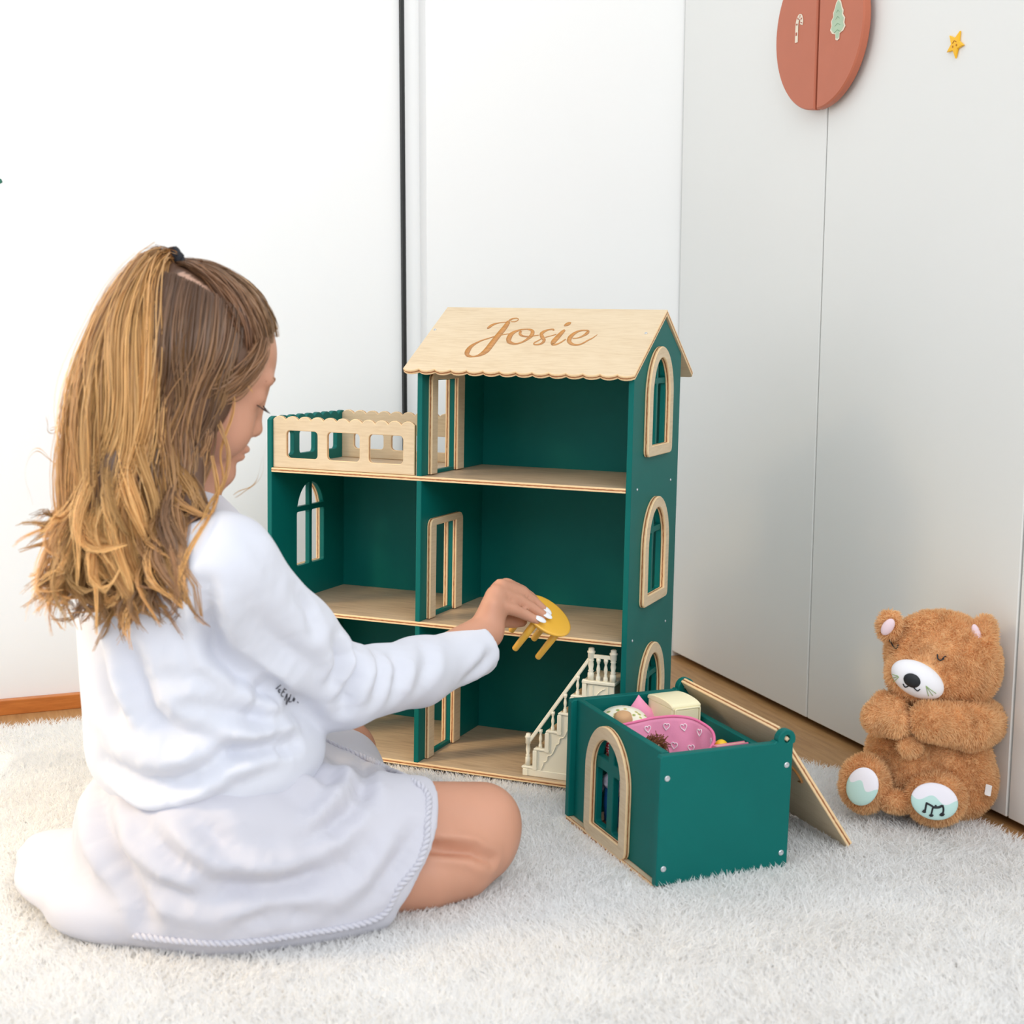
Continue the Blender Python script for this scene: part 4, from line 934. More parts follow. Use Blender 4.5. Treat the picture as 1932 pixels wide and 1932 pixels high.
Vh, Fh = join_arrays([(a, [b, c]) for a, b, c in cur]); put('hair', mesh_np('hair', Vh, Fh), BRH, dl)
DPUR = plain('doll_dress', (96, 84, 178), rough=0.8, var=0.2, nscale=150)
me = lathe([(0.017, 0), (0.015, 0.02), (0.010, 0.05), (0.009, 0.064), (0.011, 0.072), (0.006, 0.080), (0.004, 0.084)], 20); smooth(me); put('dress', me, DPUR, dl)
for s in (-1, 1): put('arm', tube([(0.008 * s, 0, 0.074), (0.015 * s, -0.002, 0.060), (0.014 * s, -0.006, 0.045)], [0.0038, 0.0032, 0.0026], 8), SKN, dl)
for s in (-1, 1): put('leg', tube([(0.005 * s, 0, 0.004), (0.005 * s, 0, -0.014)], [0.0035, 0.003], 8), SKN, dl)
# doll seen through the arched window
dw = thing('doll', 'doll in blue trousers seen through the box window', 'doll', bm(0.0575, 0.029, 0.001))
put('head', ellipsoid_mesh((0, 0, 0.075), (0.0115, 0.0115, 0.0125)), SKN, dw)
DW = plain('doll_white_top', (214, 208, 232), rough=0.8, var=0.3, nscale=220); DB = plain('doll_blue', (30, 110, 190), rough=0.8)
me = lathe([(0.008, 0.046), (0.011, 0.050), (0.0105, 0.058), (0.004, 0.064), (0.003, 0.068)], 18); smooth(me); put('top', me, DW, dw)
for s in (-1, 1):
    put('leg', tube([(0.0045 * s, 0, 0.048), (0.006 * s, -0.001, 0.026), (0.006 * s, 0, 0.004)], [0.0065, 0.0058, 0.0052], 10), DB, dw)
    put('arm', tube([(0.010 * s, 0, 0.057), (0.016 * s, -0.002, 0.048), (0.017 * s, -0.006, 0.036)], [0.0035, 0.003, 0.0026], 8), DW, dw)
    put('shoe', ellipsoid_mesh((0.006 * s, -0.003, 0.0035), (0.005, 0.008, 0.0035)), plain('doll_shoe', (110, 60, 40), rough=0.5), dw)
# red dotted strawberry purse hanging behind the window
def dots():
    t = NT('red_dots'); v = t.coords(); vo = t.n('ShaderNodeTexVoronoi'); vo.inputs['Scale'].default_value = 330; vo.inputs['Randomness'].default_value = 0.2; t.l(v, vo.inputs['Vector'])
    t.l(t.ramp(vo.outputs['Distance'], [(0.26, lin(244, 232, 232)), (0.34, lin(206, 30, 48))]), t.b.inputs['Base Color']); return t.m
rp_ = thing('doll_purse', 'red doll purse with white dots behind the box window', 'doll purse', bm(0.0625, 0.0205, 0.094))
f = Field((-0.012, -0.008, -0.016), (0.012, 0.008, 0.014), 0.0009); f.ell((0, 0, 0.002), (0.0062, 0.0035, 0.0062), k=0.002); f.ell((0, 0, -0.004), (0.0042, 0.003, 0.006), k=0.003)
V, Q = f.mesh(); me = mesh_np('purse', V, Q); smooth(me); put('bag', me, dots(), rp_)
put('strap', tube(crom([(-0.004, 0, 0.007), (-0.003, 0, 0.015), (0.001, 0, 0.018), (0.004, 0, 0.014), (0.004, 0, 0.007)], 16), 0.0009, 6), PKD, rp_)
# little board book near the hinge end
bk = thing('board_book', 'tiny pink and tan book standing in the box corner', 'book', bm(0.166, 0.1085, 0.082, rot(2, 1.62) @ rot(0, -0.10)))
PAG = oak_board('book_pages', [(0.3, lin(196, 168, 132)), (0.5, lin(222, 198, 164)), (0.7, lin(236, 216, 186))], (200, 4, 4)); PCV = plain('book_cover', (226, 128, 156), rough=0.5)
put('pages', boxm(-0.018, -0.0025, 0.0, 0.018, 0.0025, 0.037, 0.0004), [PAG, PAG], bk)
for y in (-0.0033, 0.0033): put('cover', boxm(-0.019, y - 0.0007, -0.0006, 0.019, y + 0.0007, 0.0376, 0.0003), [PCV, PCV], bk)
put('spine', boxm(-0.0198, -0.0040, -0.0006, -0.0184, 0.0040, 0.0376, 0.0003), [PCV, PCV], bk)
# yellow toy duckling peeking out by the pouch
dk = thing('toy_duckling', 'tiny yellow toy duckling between pink pouch and book', 'toy duck', bm(0.1455, 0.1125, 0.088))
YP = plain('duck_yellow', (246, 200, 40), rough=0.45); OB = plain('duck_beak', (230, 120, 30), rough=0.45)
f = Field((-0.02, -0.02, -0.005), (0.02, 0.02, 0.04), 0.0011); f.ell((0, 0, 0.010), (0.010, 0.013, 0.010), k=0.004); f.ell((0, -0.005, 0.024), (0.0068, 0.0068, 0.0066), k=0.004); f.cone((0, 0.010, 0.013), (0, 0.016, 0.018), 0.004, 0.002, 0.004)
V, Q = f.mesh(); me = mesh_np('duck', V, Q); smooth(me); put('body', me, YP, dk)
put('beak', ellipsoid_mesh((0, -0.0128, 0.0235), (0.003, 0.0032, 0.0014)), OB, dk)

# ================================================================== the seated child
person = thing('person', 'child in white sweatshirt and pale skirt kneeling on rug, holding toy table', 'person', T(-0.30, 1.30, 0.0))
PO = np.array([-0.30, 1.30, 0.0])
def pl(X): return np.asarray(X) - PO
HC = P(352, 705, 1.31); HRm = rot(2, 0.35) @ rot(1, 0.35); HS = 1.03e-3
def hp(f_, l_, u_): return HC + HRm @ (np.array([f_, l_, u_]) * HS)
NB = P(345, 965, 1.315)
TY = rot(2, 0.50); FWD, RGT = TY[:, 0], -TY[:, 1]
SR = P(422, 1075, 1.215); SLs = np.array([2 * NB[0] - SR[0], 2 * NB[1] - SR[1] + 0.0, SR[2]]); SLs = SLs + FWD * 0.02
EL, FM, CF = P(645, 1297, 1.33), P(790, 1268, 1.42), P(908, 1222, 1.490)
WRI = P(917, 1192, 1.502)
HIPR, KNR, ANR, TOR = np.array([-0.255, 1.275, 0.080]), np.array([-0.030, 1.358, 0.066]), np.array([-0.235, 1.252, 0.046]), np.array([-0.325, 1.245, 0.036])
HIPL, KNL, ANL, TOL = np.array([-0.315, 1.365, 0.080]), np.array([-0.196, 1.600, 0.058]), np.array([-0.33, 1.44, 0.048]), np.array([-0.38, 1.37, 0.036])

# ---- body: one continuous skin surface
f = Field((-0.46, 1.13, 0.0), (0.075, 1.66, 0.655), 0.0030)
S_ = HS
def hell(c, r, k, sub=False, R3=np.eye(3)): f.ell(hp(*c), np.array(r) * S_, HRm @ R3, k * S_, sub)
hell((-4, 0, 25), (76, 67, 64), 5)
hell((20, 0, -22), (48, 53, 60), 22)
hell((49, 0, -73), (20.5, 21, 17.5), 14)
for s in (-1, 1):
    hell((40, 31 * s, -34), (25, 21, 25), 14)
    hell((58, 27 * s, 17), (12, 17, 8), 8)
    hell((76, 30 * s, 2), (11, 15, 10), 9, True)
    hell((56, 29 * s, 1), (11.5, 14, 11), 4)
    hell((-2, 67 * s, -8), (15, 6, 27), 4); hell((4, 72 * s, -6), (8, 3.5, 15), 4, True)
f.cone(hp(66, 0, 8), hp(70.5, 0, -24), 5.2 * S_, 6.4 * S_, 8 * S_)
hell((73, 0, -28), (6.8, 7.5, 6.5), 6)
for s in (-1, 1): hell((67, 8.5 * s, -31), (7, 5.5, 5.5), 4)
hell((68, 0, -47), (7.2, 14, 4.2), 5); hell((65.5, 0, -55), (7, 12, 4.6), 4)
hell((79, 0, -51), (8.5, 15, 0.7), 1.5, True)
f.chain([hp(-16, 0, -30), (NB + hp(-20, 0, -70)) / 2, NB + [0, 0, -0.03]], [0.038, 0.034, 0.044], 0.02)
CH = np.array([-0.312, 1.305, 0.300])
f.ell(CH, (0.072, 0.100, 0.095), TY, 0.03); f.ell((-0.292, 1.305, 0.19), (0.082, 0.095, 0.10), TY, 0.04); f.ell((-0.288, 1.305, 0.105), (0.090, 0.105, 0.07), TY, 0.03)
for a, b in ((SR, NB), (SLs, NB)): f.cone(a, b + [0, 0, -0.045], 0.036, 0.040, 0.02)
f.chain([SR, EL, FM, WRI], [0.034, 0.028, 0.024, 0.0195], 0.012)
ELL, WRL = SLs + FWD * 0.05 + [-0.01, 0.05, -0.17], np.array([-0.285, 1.455, 0.140])
f.chain([SLs, ELL, WRL], [0.034, 0.028, 0.020], 0.012)
for a, b, r0, r1 in ((HIPR, KNR, 0.056, 0.0425), (HIPL, KNL, 0.060, 0.043)): f.cone(a, b, r0, r1 - 0.002, 0.02)
f.cone(KNR + [-0.004, -0.012, -0.018], (-0.050, 1.322, 0.040), 0.0370, 0.0350, 0.016)
f.chain([(-0.050, 1.322, 0.040), (-0.080, 1.306, 0.036), (-0.150, 1.283, 0.036)], [0.0350, 0.0345, 0.034], 0.002)
f.chain([(-0.150, 1.283, 0.036), ANR, TOR], [0.034, 0.025, 0.020], 0.008)
f.chain([KNL + [-0.004, 0.006, -0.006], KNL * 0.6 + ANL * 0.4 + [-0.02, 0.0, -0.004], ANL, TOL], [0.040, 0.039, 0.026, 0.020], 0.006)
# right hand
fin = {'index': [(955, 1105, 1.548), (984, 1117, 1.566), (1000, 1128, 1.574), (1014, 1141, 1.576)],
       'middle': [(945, 1107, 1.532), (985, 1120, 1.552), (1006, 1136, 1.561), (1024, 1151, 1.562)],
       'ring': [(936, 1118, 1.518), (978, 1134, 1.537), (1004, 1149, 1.545), (1024, 1161, 1.547)],
       'little': [(929, 1137, 1.505), (968, 1150, 1.520), (991, 1160, 1.528), (1012, 1170, 1.531)]}
palm = [P(915, 1186, 1.506)]
for nm, ch in fin.items():
    pts_ = [P(*c) for c in ch]; r0 = 0.0078 if nm != 'little' else 0.0068
    f.cone(WRI + (P(*ch[0]) - WRI) * 0.12, pts_[0] + (WRI - pts_[0]) * 0.10, 0.0145, 0.0112, 0.006)
    f.chain(pts_, [r0 + 0.0012, r0, r0 - 0.0008, r0 - 0.0018], 0.0015)
f.chain([P(925, 1170, 1.522), P(945, 1168, 1.545), P(966, 1170, 1.553), P(984, 1172, 1.556)], [0.012, 0.0095, 0.0082, 0.0068], 0.004)
# left hand resting in the lap
for k in range(4):
    b0 = WRL + np.array([0.030, 0.016, -0.018]) + np.array([-0.010, 0.015, 0]) * (k - 1.5)
    f.cone(WRL, b0, 0.014, 0.010, 0.006); f.chain([b0, b0 + [0.022, 0.010, -0.014], b0 + [0.034, 0.014, -0.026 - 0.002 * k]], [0.0082, 0.0072, 0.0056], 0.0015)
f.chain([WRL + [0.008, -0.008, -0.006], WRL + [0.030, -0.022, -0.018], WRL + [0.044, -0.020, -0.028]], [0.010, 0.0085, 0.0065], 0.004)
V, Q = f.mesh(); V = relax(V, Q, 1, 0.4); V[:, 2] = np.maximum(V[:, 2], 0.006)
V = folds(V, Q, [([(790, 1594), (840, 1594), (890, 1600), (935, 1622)], 0.0055, -0.0055), ([(800, 1575), (860, 1572), (930, 1585)], 0.010, 0.002)])
BODYV = V
SKIN = plain('skin', (204, 150, 124), rough=0.48, spec=0.35, var=0.04, nscale=18, sss=0.12, bump=0.05, bscale=700)
me = mesh_np('body', pl(V), Q); smooth(me); put('body', me, SKIN, person)
# nails, lashes, brows, lips
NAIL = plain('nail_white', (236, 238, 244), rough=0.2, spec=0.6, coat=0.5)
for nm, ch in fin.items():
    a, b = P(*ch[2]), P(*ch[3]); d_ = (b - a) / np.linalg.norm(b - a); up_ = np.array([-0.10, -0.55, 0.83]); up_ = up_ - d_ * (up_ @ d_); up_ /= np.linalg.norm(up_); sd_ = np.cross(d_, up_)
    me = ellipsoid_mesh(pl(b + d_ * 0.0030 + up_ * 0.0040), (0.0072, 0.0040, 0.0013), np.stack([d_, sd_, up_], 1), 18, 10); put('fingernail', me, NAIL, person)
LASH = plain('lash', (62, 42, 34), rough=0.7); BROW = plain('brow', (178, 130, 102), rough=0.8); LIP = plain('lip', (204, 128, 116), rough=0.42)
for s in (-1, 1):
    arc_ = crom([hp(60, 41 * s, -6), hp(68.5, 34 * s, -7.5), hp(71.5, 27 * s, -7.5), hp(69.5, 19 * s, -5)], 14); parts_ = [tube_arrays(arc_, 0.0006, 5)]
    for k in range(2, 13): parts_.append(tube_arrays(crom([arc_[k], arc_[k] + HRm @ np.array([0.002, 0.0004 * s, -0.0014]), arc_[k] + HRm @ np.array([0.0042, 0.001 * s, -0.0016])], 5), [0.0003, 0.00028, 0.0002, 0.00015, 0.0001], 4))
    Va, Fa = join_arrays([(a, [b, c]) for a, b, c in parts_]); put('eyelash', mesh_np('lash', pl(Va), Fa), LASH, person)
    br_ = crom([hp(60, 44 * s, 16), hp(67, 34 * s, 21), hp(70.5, 24 * s, 20), hp(71.5, 17 * s, 17)], 12); put('eyebrow', tube(pl(br_), [0.0003, 0.0006, 0.0008, 0.0010, 0.0011, 0.0011, 0.0011, 0.0011, 0.0010, 0.0009, 0.0007, 0.0004], 6), BROW, person)

# ---- sweatshirt
f = Field((-0.47, 1.10, 0.10), (0.02, 1.62, 0.44), 0.0027)
f.ell(CH, (0.086, 0.113, 0.105), TY, 0.03); f.ell((-0.300, 1.305, 0.215), (0.098, 0.115, 0.11), TY, 0.03); f.ell((-0.283, 1.310, 0.158), (0.106, 0.116, 0.062), TY, 0.03)
for a in (SR, SLs): f.cone(a + (NB - a) * 0.1 + [0, 0, -0.004], NB + [0, 0, -0.052], 0.046, 0.050, 0.03)
f.chain([SR, (SR * 0.45 + EL * 0.55), EL, FM, CF], [0.047, 0.0385, 0.0375, 0.0325, 0.0275], 0.016)
f.chain([SLs, ELL, WRL + (ELL - WRL) * 0.12], [0.047, 0.039, 0.029], 0.016)
f.cone(NB + [0.0, 0.0, -0.02], hp(-12, 0, -80), 0.044, 0.041, 0.012)
nd = hp(-12, 0, -80) - NB; nd /= np.linalg.norm(nd); f.cut(nd, NB + nd * 0.020, 0.004, NB - 0.09, NB + 0.09)
f.cut((0.0, 0.0, -1), (0, 0, 0.128), 0.012)
cd_ = CF - FM; cd_ /= np.linalg.norm(cd_); f.cut(cd_, CF, 0.004, CF - 0.045, CF + 0.045)
f.cone(CF - cd_ * 0.010, CF + cd_ * 0.02, 0.0215, 0.0215, 0.002, True)
V, Q = f.mesh(); V = relax(V, Q, 2)
UV0 = project(V); N0 = vnormals(V, Q)
V = V + N0 * (0.0016 * waves(V, 51, 55) + 0.0009 * waves(V, 52, 140))[:, None]
SHL = [([(215, 1190), (245, 1260), (280, 1340), (330, 1385), (395, 1400)], 0.009, -0.0065), ([(160, 1180), (185, 1260), (205, 1330), (215, 1380)], 0.010, -0.004), ([(200, 1210), (225, 1290), (250, 1350)], 0.010, 0.004),
  ([(390, 1110), (395, 1180), (415, 1230), (460, 1265), (525, 1305)], 0.008, -0.009), ([(330, 1325), (400, 1335), (470, 1360), (520, 1365)], 0.008, -0.006), ([(300, 1330), (340, 1318), (420, 1330)], 0.009, 0.004),
  ([(560, 1110), (590, 1150), (600, 1190)], 0.007, -0.003), ([(640, 1205), (650, 1245), (640, 1290)], 0.007, -0.0055), ([(668, 1215), (676, 1255), (660, 1310), (650, 1345)], 0.007, -0.005), ([(655, 1210), (663, 1250), (655, 1300)], 0.007, 0.0045), ([(690, 1215), (705, 1260), (695, 1310)], 0.008, 0.0035),
  ([(740, 1215), (760, 1260), (750, 1310)], 0.008, -0.004), ([(715, 1215), (728, 1265), (715, 1320)], 0.007, -0.003), ([(800, 1195), (815, 1240), (800, 1290)], 0.008, -0.003), ([(880, 1290), (915, 1262), (932, 1235)], 0.006, -0.003),
  ([(490, 1180), (540, 1230), (600, 1270)], 0.010, -0.003), ([(420, 1150), (480, 1220), (560, 1290), (620, 1340)], 0.010, 0.003),
  ([(185, 1440), (220, 1465), (290, 1490), (360, 1475), (440, 1420)], 0.009, -0.006), ([(200, 1475), (270, 1515), (350, 1500), (450, 1450), (520, 1420)], 0.008, 0.005), ([(160, 1350), (230, 1400), (300, 1430), (380, 1420)], 0.012, 0.004),
  ([(440, 1370), (490, 1385), (560, 1370)], 0.008, 0.005), ([(430, 1420), (490, 1410), (560, 1395)], 0.007, -0.006), ([(520, 1290), (500, 1320), (490, 1350)], 0.008, -0.006), ([(300, 1230), (350, 1260), (420, 1290)], 0.012, 0.003), ([(470, 1000), (500, 1040), (530, 1090)], 0.010, -0.002), ([(370, 1260), (420, 1300), (480, 1320)], 0.009, -0.004)]
V = folds(V, Q, SHL); V = relax(V, Q, 1, 0.35)
COT = plain('white_cotton', (216, 218, 228), rough=0.85, spec=0.2, var=0.012, nscale=12, bump=0.12, bscale=900, sheen=0.25, bdist=0.0004)
me = mesh_np('shirt', pl(V), Q); smooth(me); put('sweatshirt', me, COT, person)
uvS = project(V)
# printed letters on the chest, seen under the arm
INK = plain('print_ink', (44, 42, 52), rough=0.7)
def kk(x, y): return (480 + x / 4.6, 1180 + y / 4.6)
for g_ in ([(185, 545), (195, 548), (205, 535), (228, 518)], [(228, 560), (212, 558), (208, 572), (222, 580), (212, 585)], [(262, 548), (232, 602), (252, 618)], [(250, 575), (262, 582)], [(262, 552), (280, 560)], [(262, 650), (285, 590), (276, 690), (300, 625)], [(315, 600), (300, 660), (322, 660)], [(345, 625), (330, 655), (352, 635), (340, 662)], [(374, 664), (380, 672)]):
    pp_ = []
    for a, b in crom([kk(*q) for q in g_], 12):
        h_ = hit(V, a, b, uvS, 8)
        if h_ is not None: q = CAM_R @ np.array([(a - 966) / F_PX, (966 - b) / F_PX, -1.0]); pp_.append(CAM_P + q * (h_[1] / q[1]) - 0.0006 * q)
    if len(pp_) > 2: put('print_letter', tube(pl(np.array(pp_)), 0.0005, 5), INK, person)

# ---- skirt
f = Field((-0.56, 1.13, 0.0), (0.0, 1.66, 0.20), 0.0027)
KS = P(812, 1560, 1.325)
HEMP, HEMN = np.array([-0.107, 1.300, 0.062]), np.array([0.90, 0.40, -0.62])
f.cone((-0.262, 1.245, 0.084), (-0.060, 1.325, 0.066), 0.076, 0.056, 0.02)
f.cone((-0.25, 1.245, 0.050), (-0.085, 1.296, 0.046), 0.064, 0.050, 0.03)
f.cut(HEMN, HEMP, 0.006)
f.ell((-0.292, 1.305, 0.090), (0.118, 0.125, 0.075), TY, 0.03)
f.cone((-0.315, 1.365, 0.080), (-0.196, 1.560, 0.050), 0.074, 0.050, 0.03)
f.cone((-0.185, 1.545, 0.040), (-0.098, 1.360, 0.056), 0.036, 0.040, 0.03)
f.ell((-0.195, 1.405, 0.050), (0.085, 0.110, 0.050), rot(2, 0.3), 0.04)
f.ell((-0.265, 1.240, 0.030), (0.145, 0.046, 0.028), rot(2, 0.10), 0.035)
f.ell((-0.375, 1.306, 0.030), (0.112, 0.080, 0.024), rot(2, -0.55), 0.035)
f.cone((-0.40, 1.33, 0.024), (-0.488, 1.392, 0.020), 0.032, 0.011, 0.045)
f.ell((-0.150, 1.270, 0.024), (0.050, 0.020, 0.018), rot(2, 0.40), 0.02)
f.ell((-0.165, 1.460, 0.036), (0.060, 0.075, 0.034), rot(2, -0.2), 0.03)
f.ell((-0.115, 1.385, 0.024), (0.030, 0.050, 0.024), rot(2, -0.2), 0.03)
V, Q = f.mesh(); V = relax(V, Q, 2); N0 = vnormals(V, Q)
V = V + N0 * (0.0018 * waves(V, 61, 50) + 0.0008 * waves(V, 62, 130))[:, None]
SKL = [([(270, 1560), (320, 1620), (400, 1660), (470, 1680), (560, 1670), (650, 1640), (700, 1600)], 0.010, -0.0075), ([(290, 1550), (360, 1600), (450, 1635), (550, 1640)], 0.011, 0.005), ([(380, 1540), (420, 1600), (470, 1660)], 0.010, -0.005),
  ([(590, 1580), (640, 1540), (680, 1480)], 0.008, -0.007), ([(600, 1560), (650, 1500), (670, 1440)], 0.009, 0.005), ([(690, 1420), (685, 1460), (700, 1500)], 0.008, -0.004), ([(470, 1690), (540, 1700), (620, 1670), (720, 1600)], 0.009, 0.004),
  ([(180, 1480), (190, 1560), (220, 1640), (260, 1700), (270, 1740)], 0.010, -0.007), ([(150, 1500), (160, 1580), (190, 1660)], 0.012, 0.004), ([(230, 1620), (300, 1680), (400, 1700), (470, 1695)], 0.010, -0.005), ([(240, 1590), (310, 1640), (400, 1670)], 0.010, 0.004),
  ([(700, 1690), (760, 1620), (790, 1560)], 0.008, -0.004), ([(520, 1440), (580, 1470), (640, 1500)], 0.012, 0.005), ([(580, 1400), (620, 1440), (640, 1450)], 0.012, 0.004), ([(450, 1750), (520, 1720), (580, 1715)], 0.008, -0.004), ([(600, 1730), (660, 1690), (720, 1640)], 0.008, 0.003)]
V = folds(V, Q, SKL); V = relax(V, Q, 1, 0.35); V[:, 2] = np.maximum(V[:, 2], 0.008)
SKT = plain('pale_skirt_cotton', (202, 201, 210), rough=0.88, spec=0.2, var=0.02, nscale=10, bump=0.15, bscale=800, sheen=0.25, bdist=0.0004)
me = mesh_np('skirt', pl(V), Q); smooth(me); put('skirt', me, SKT, person)
uvK = project(V)
hem = [(578, 1362), (620, 1384), (690, 1414), (720, 1430), (775, 1454), (808, 1476), (817, 1505), (813, 1560), (803, 1612), (775, 1662), (730, 1700), (650, 1732), (520, 1768), (430, 1786), (330, 1772), (238, 1750)]
hm = []
for i_, (a, b) in enumerate(crom(hem, 110)):
    if i_ > 110 * 9.6 / 15:                       # along the rug the trim follows the lowest edge of the cloth
        c_ = np.where(np.abs(uvK[0] - a) < 5)[0]; h_ = hit(V, a, uvK[1][c_].max() - 17, uvK, 9); h_ = None if h_ is None else h_ + [0, -0.001, 0.0]
    else: h_ = hit(V, a, b, uvK, 16)
    if h_ is not None: hm.append(h_)
hm = np.array(hm)
for _ in range(6): hm[1:-1] = 0.5 * hm[1:-1] + 0.25 * (hm[:-2] + hm[2:])
hs = crom(hm[::4], 320); tn = np.gradient(hs, axis=0); tn /= np.linalg.norm(tn, axis=1)[:, None]; a1 = np.cross(tn, [0.2, -0.3, 0.93]); a1 /= np.linalg.norm(a1, axis=1)[:, None]; a2 = np.cross(tn, a1)
ph = np.cumsum(np.r_[0, np.linalg.norm(np.diff(hs, axis=0), axis=1)]) / 0.011 * 2 * math.pi; strands = []
for o_ in (0, math.pi): strands.append(tube_arrays(pl(hs + 0.0017 * (np.cos(ph + o_)[:, None] * a1 + np.sin(ph + o_)[:, None] * a2)), 0.0020, 6))
Va, Fa = join_arrays([(a, [b, c]) for a, b, c in strands]); me = mesh_np('trim', Va, Fa); smooth(me); put('rope_trim', me, SKT, person)

# ---- hair: scalp volume plus wavy locks
hg = np.random.default_rng(23)
cap_c, cap_r = hp(-6, 0, 26), np.array([78.5, 71.0, 67.0]) * HS
f = Field((-0.50, 1.10, 0.27), (-0.14, 1.46, 0.66), 0.0027)
f.ell(cap_c, cap_r, HRm, 0.004)
hn = HRm @ np.array([0.91, 0, -0.41]); f.cut(hn, HC + HRm @ (np.array([0.91, 0, -0.41]) * 16 * HS), 0.006)
PT = [(336, 500, 1.318), (296, 500, 1.292), (254, 560, 1.262), (230, 660, 1.238), (212, 770, 1.222), (196, 880, 1.216), (180, 990, 1.208), (176, 1090, 1.204)]
PRp = [10, 24, 46, 58, 64, 74, 82, 74]
f.chain([P(*c) + [0.004, 0.006, -0.004] for c in PT[:7]], [r * 0.00036 for r in PRp[:7]], 0.012)
SIDE = [[(322, 520, 0), (304, 640, 0), (290, 760, 1.230), (268, 880, 1.228), (245, 1000, 1.215), (225, 1110, 1.196), (218, 1165, 1.190)],
        [(364, 539, 0), (344, 660, 0), (322, 770, 1.232), (304, 880, 1.230), (290, 990, 1.212), (276, 1100, 1.192), (272, 1180, 1.186)],
        [(410, 565, 0), (394, 670, 0), (358, 770, 1.240), (335, 870, 1.236), (326, 970, 1.208), (318, 1070, 1.186), (314, 1165, 1.182)],
        [(453, 592, 0), (434, 690, 0), (384, 772, 1.248), (350, 862, 1.240), (348, 950, 1.206), (348, 1050, 1.184), (338, 1140, 1.182)]]
SIDE = [[(236, 540, 0), (192, 640, 0), (172, 760, 1.256), (152, 870, 1.245), (134, 980, 1.232), (118, 1080, 1.220), (120, 1130, 1.215)],
        [(284, 522, 0), (252, 640, 0), (230, 760, 1.232), (206, 880, 1.226), (184, 1000, 1.210), (166, 1110, 1.200), (160, 1165, 1.198)]] + SIDE
def cap_pt(u, v, lift=0.002):
    X = on_ell(u, v, cap_c, cap_r, HRm, lift); return X
SG = np.array([[cap_pt(u, v) if y == 0 else P(u, v, y) for u, v, y in g_] for g_ in SIDE])
for g_ in SG:
    for i in range(1, 5): f.cone(g_[i] + [0.004, 0.016, 0], g_[i + 1] + [0.004, 0.016, 0], 0.016 - 0.002 * i, 0.014 - 0.002 * i, 0.012)
V, Q = f.mesh(); V = relax(V, Q, 2)
sh_c, sh_r = CH, np.array([0.093, 0.121, 0.113])
def push_out(X):
    for c, r, R3 in ((sh_c, sh_r, TY), (np.array([-0.300, 1.305, 0.215]), np.array([0.105, 0.122, 0.117]), TY)):
        q = ((X - c) @ R3) / r; k = np.linalg.norm(q, axis=1); m_ = k < 1
        X[m_] = c + ((q[m_] / k[m_][:, None]) * r) @ R3.T
    d = X - SR; k = np.linalg.norm(d, axis=1); m_ = k < 0.052; X[m_] = SR + d[m_] / k[m_][:, None] * 0.052
    return X
DKB, MDB, GLD, BLD = [np.array(lin(*c)[:3]) for c in ((92, 66, 50), (146, 106, 74), (222, 168, 98), (242, 208, 156))]  # blond variation, plus warm light and side shade painted into the lock colours
capc = np.tile(DKB * 1.1, (len(V), 1)); uvC = project(V); pl_ = crom([(345, 522), (385, 548), (420, 572), (452, 590)], 60); dmin = np.full(len(V), 1e9)
for a, b in pl_: dmin = np.minimum(dmin, (uvC[0] - a) ** 2 + (uvC[1] - b) ** 2)
capc[(dmin < 9 ** 2) & (uvC[2] < np.linalg.norm(HC - CAM_P))] = np.array(lin(190, 150, 128)[:3])
parts_, cols_ = [(V, [Q])], [capc]
NPT = 23
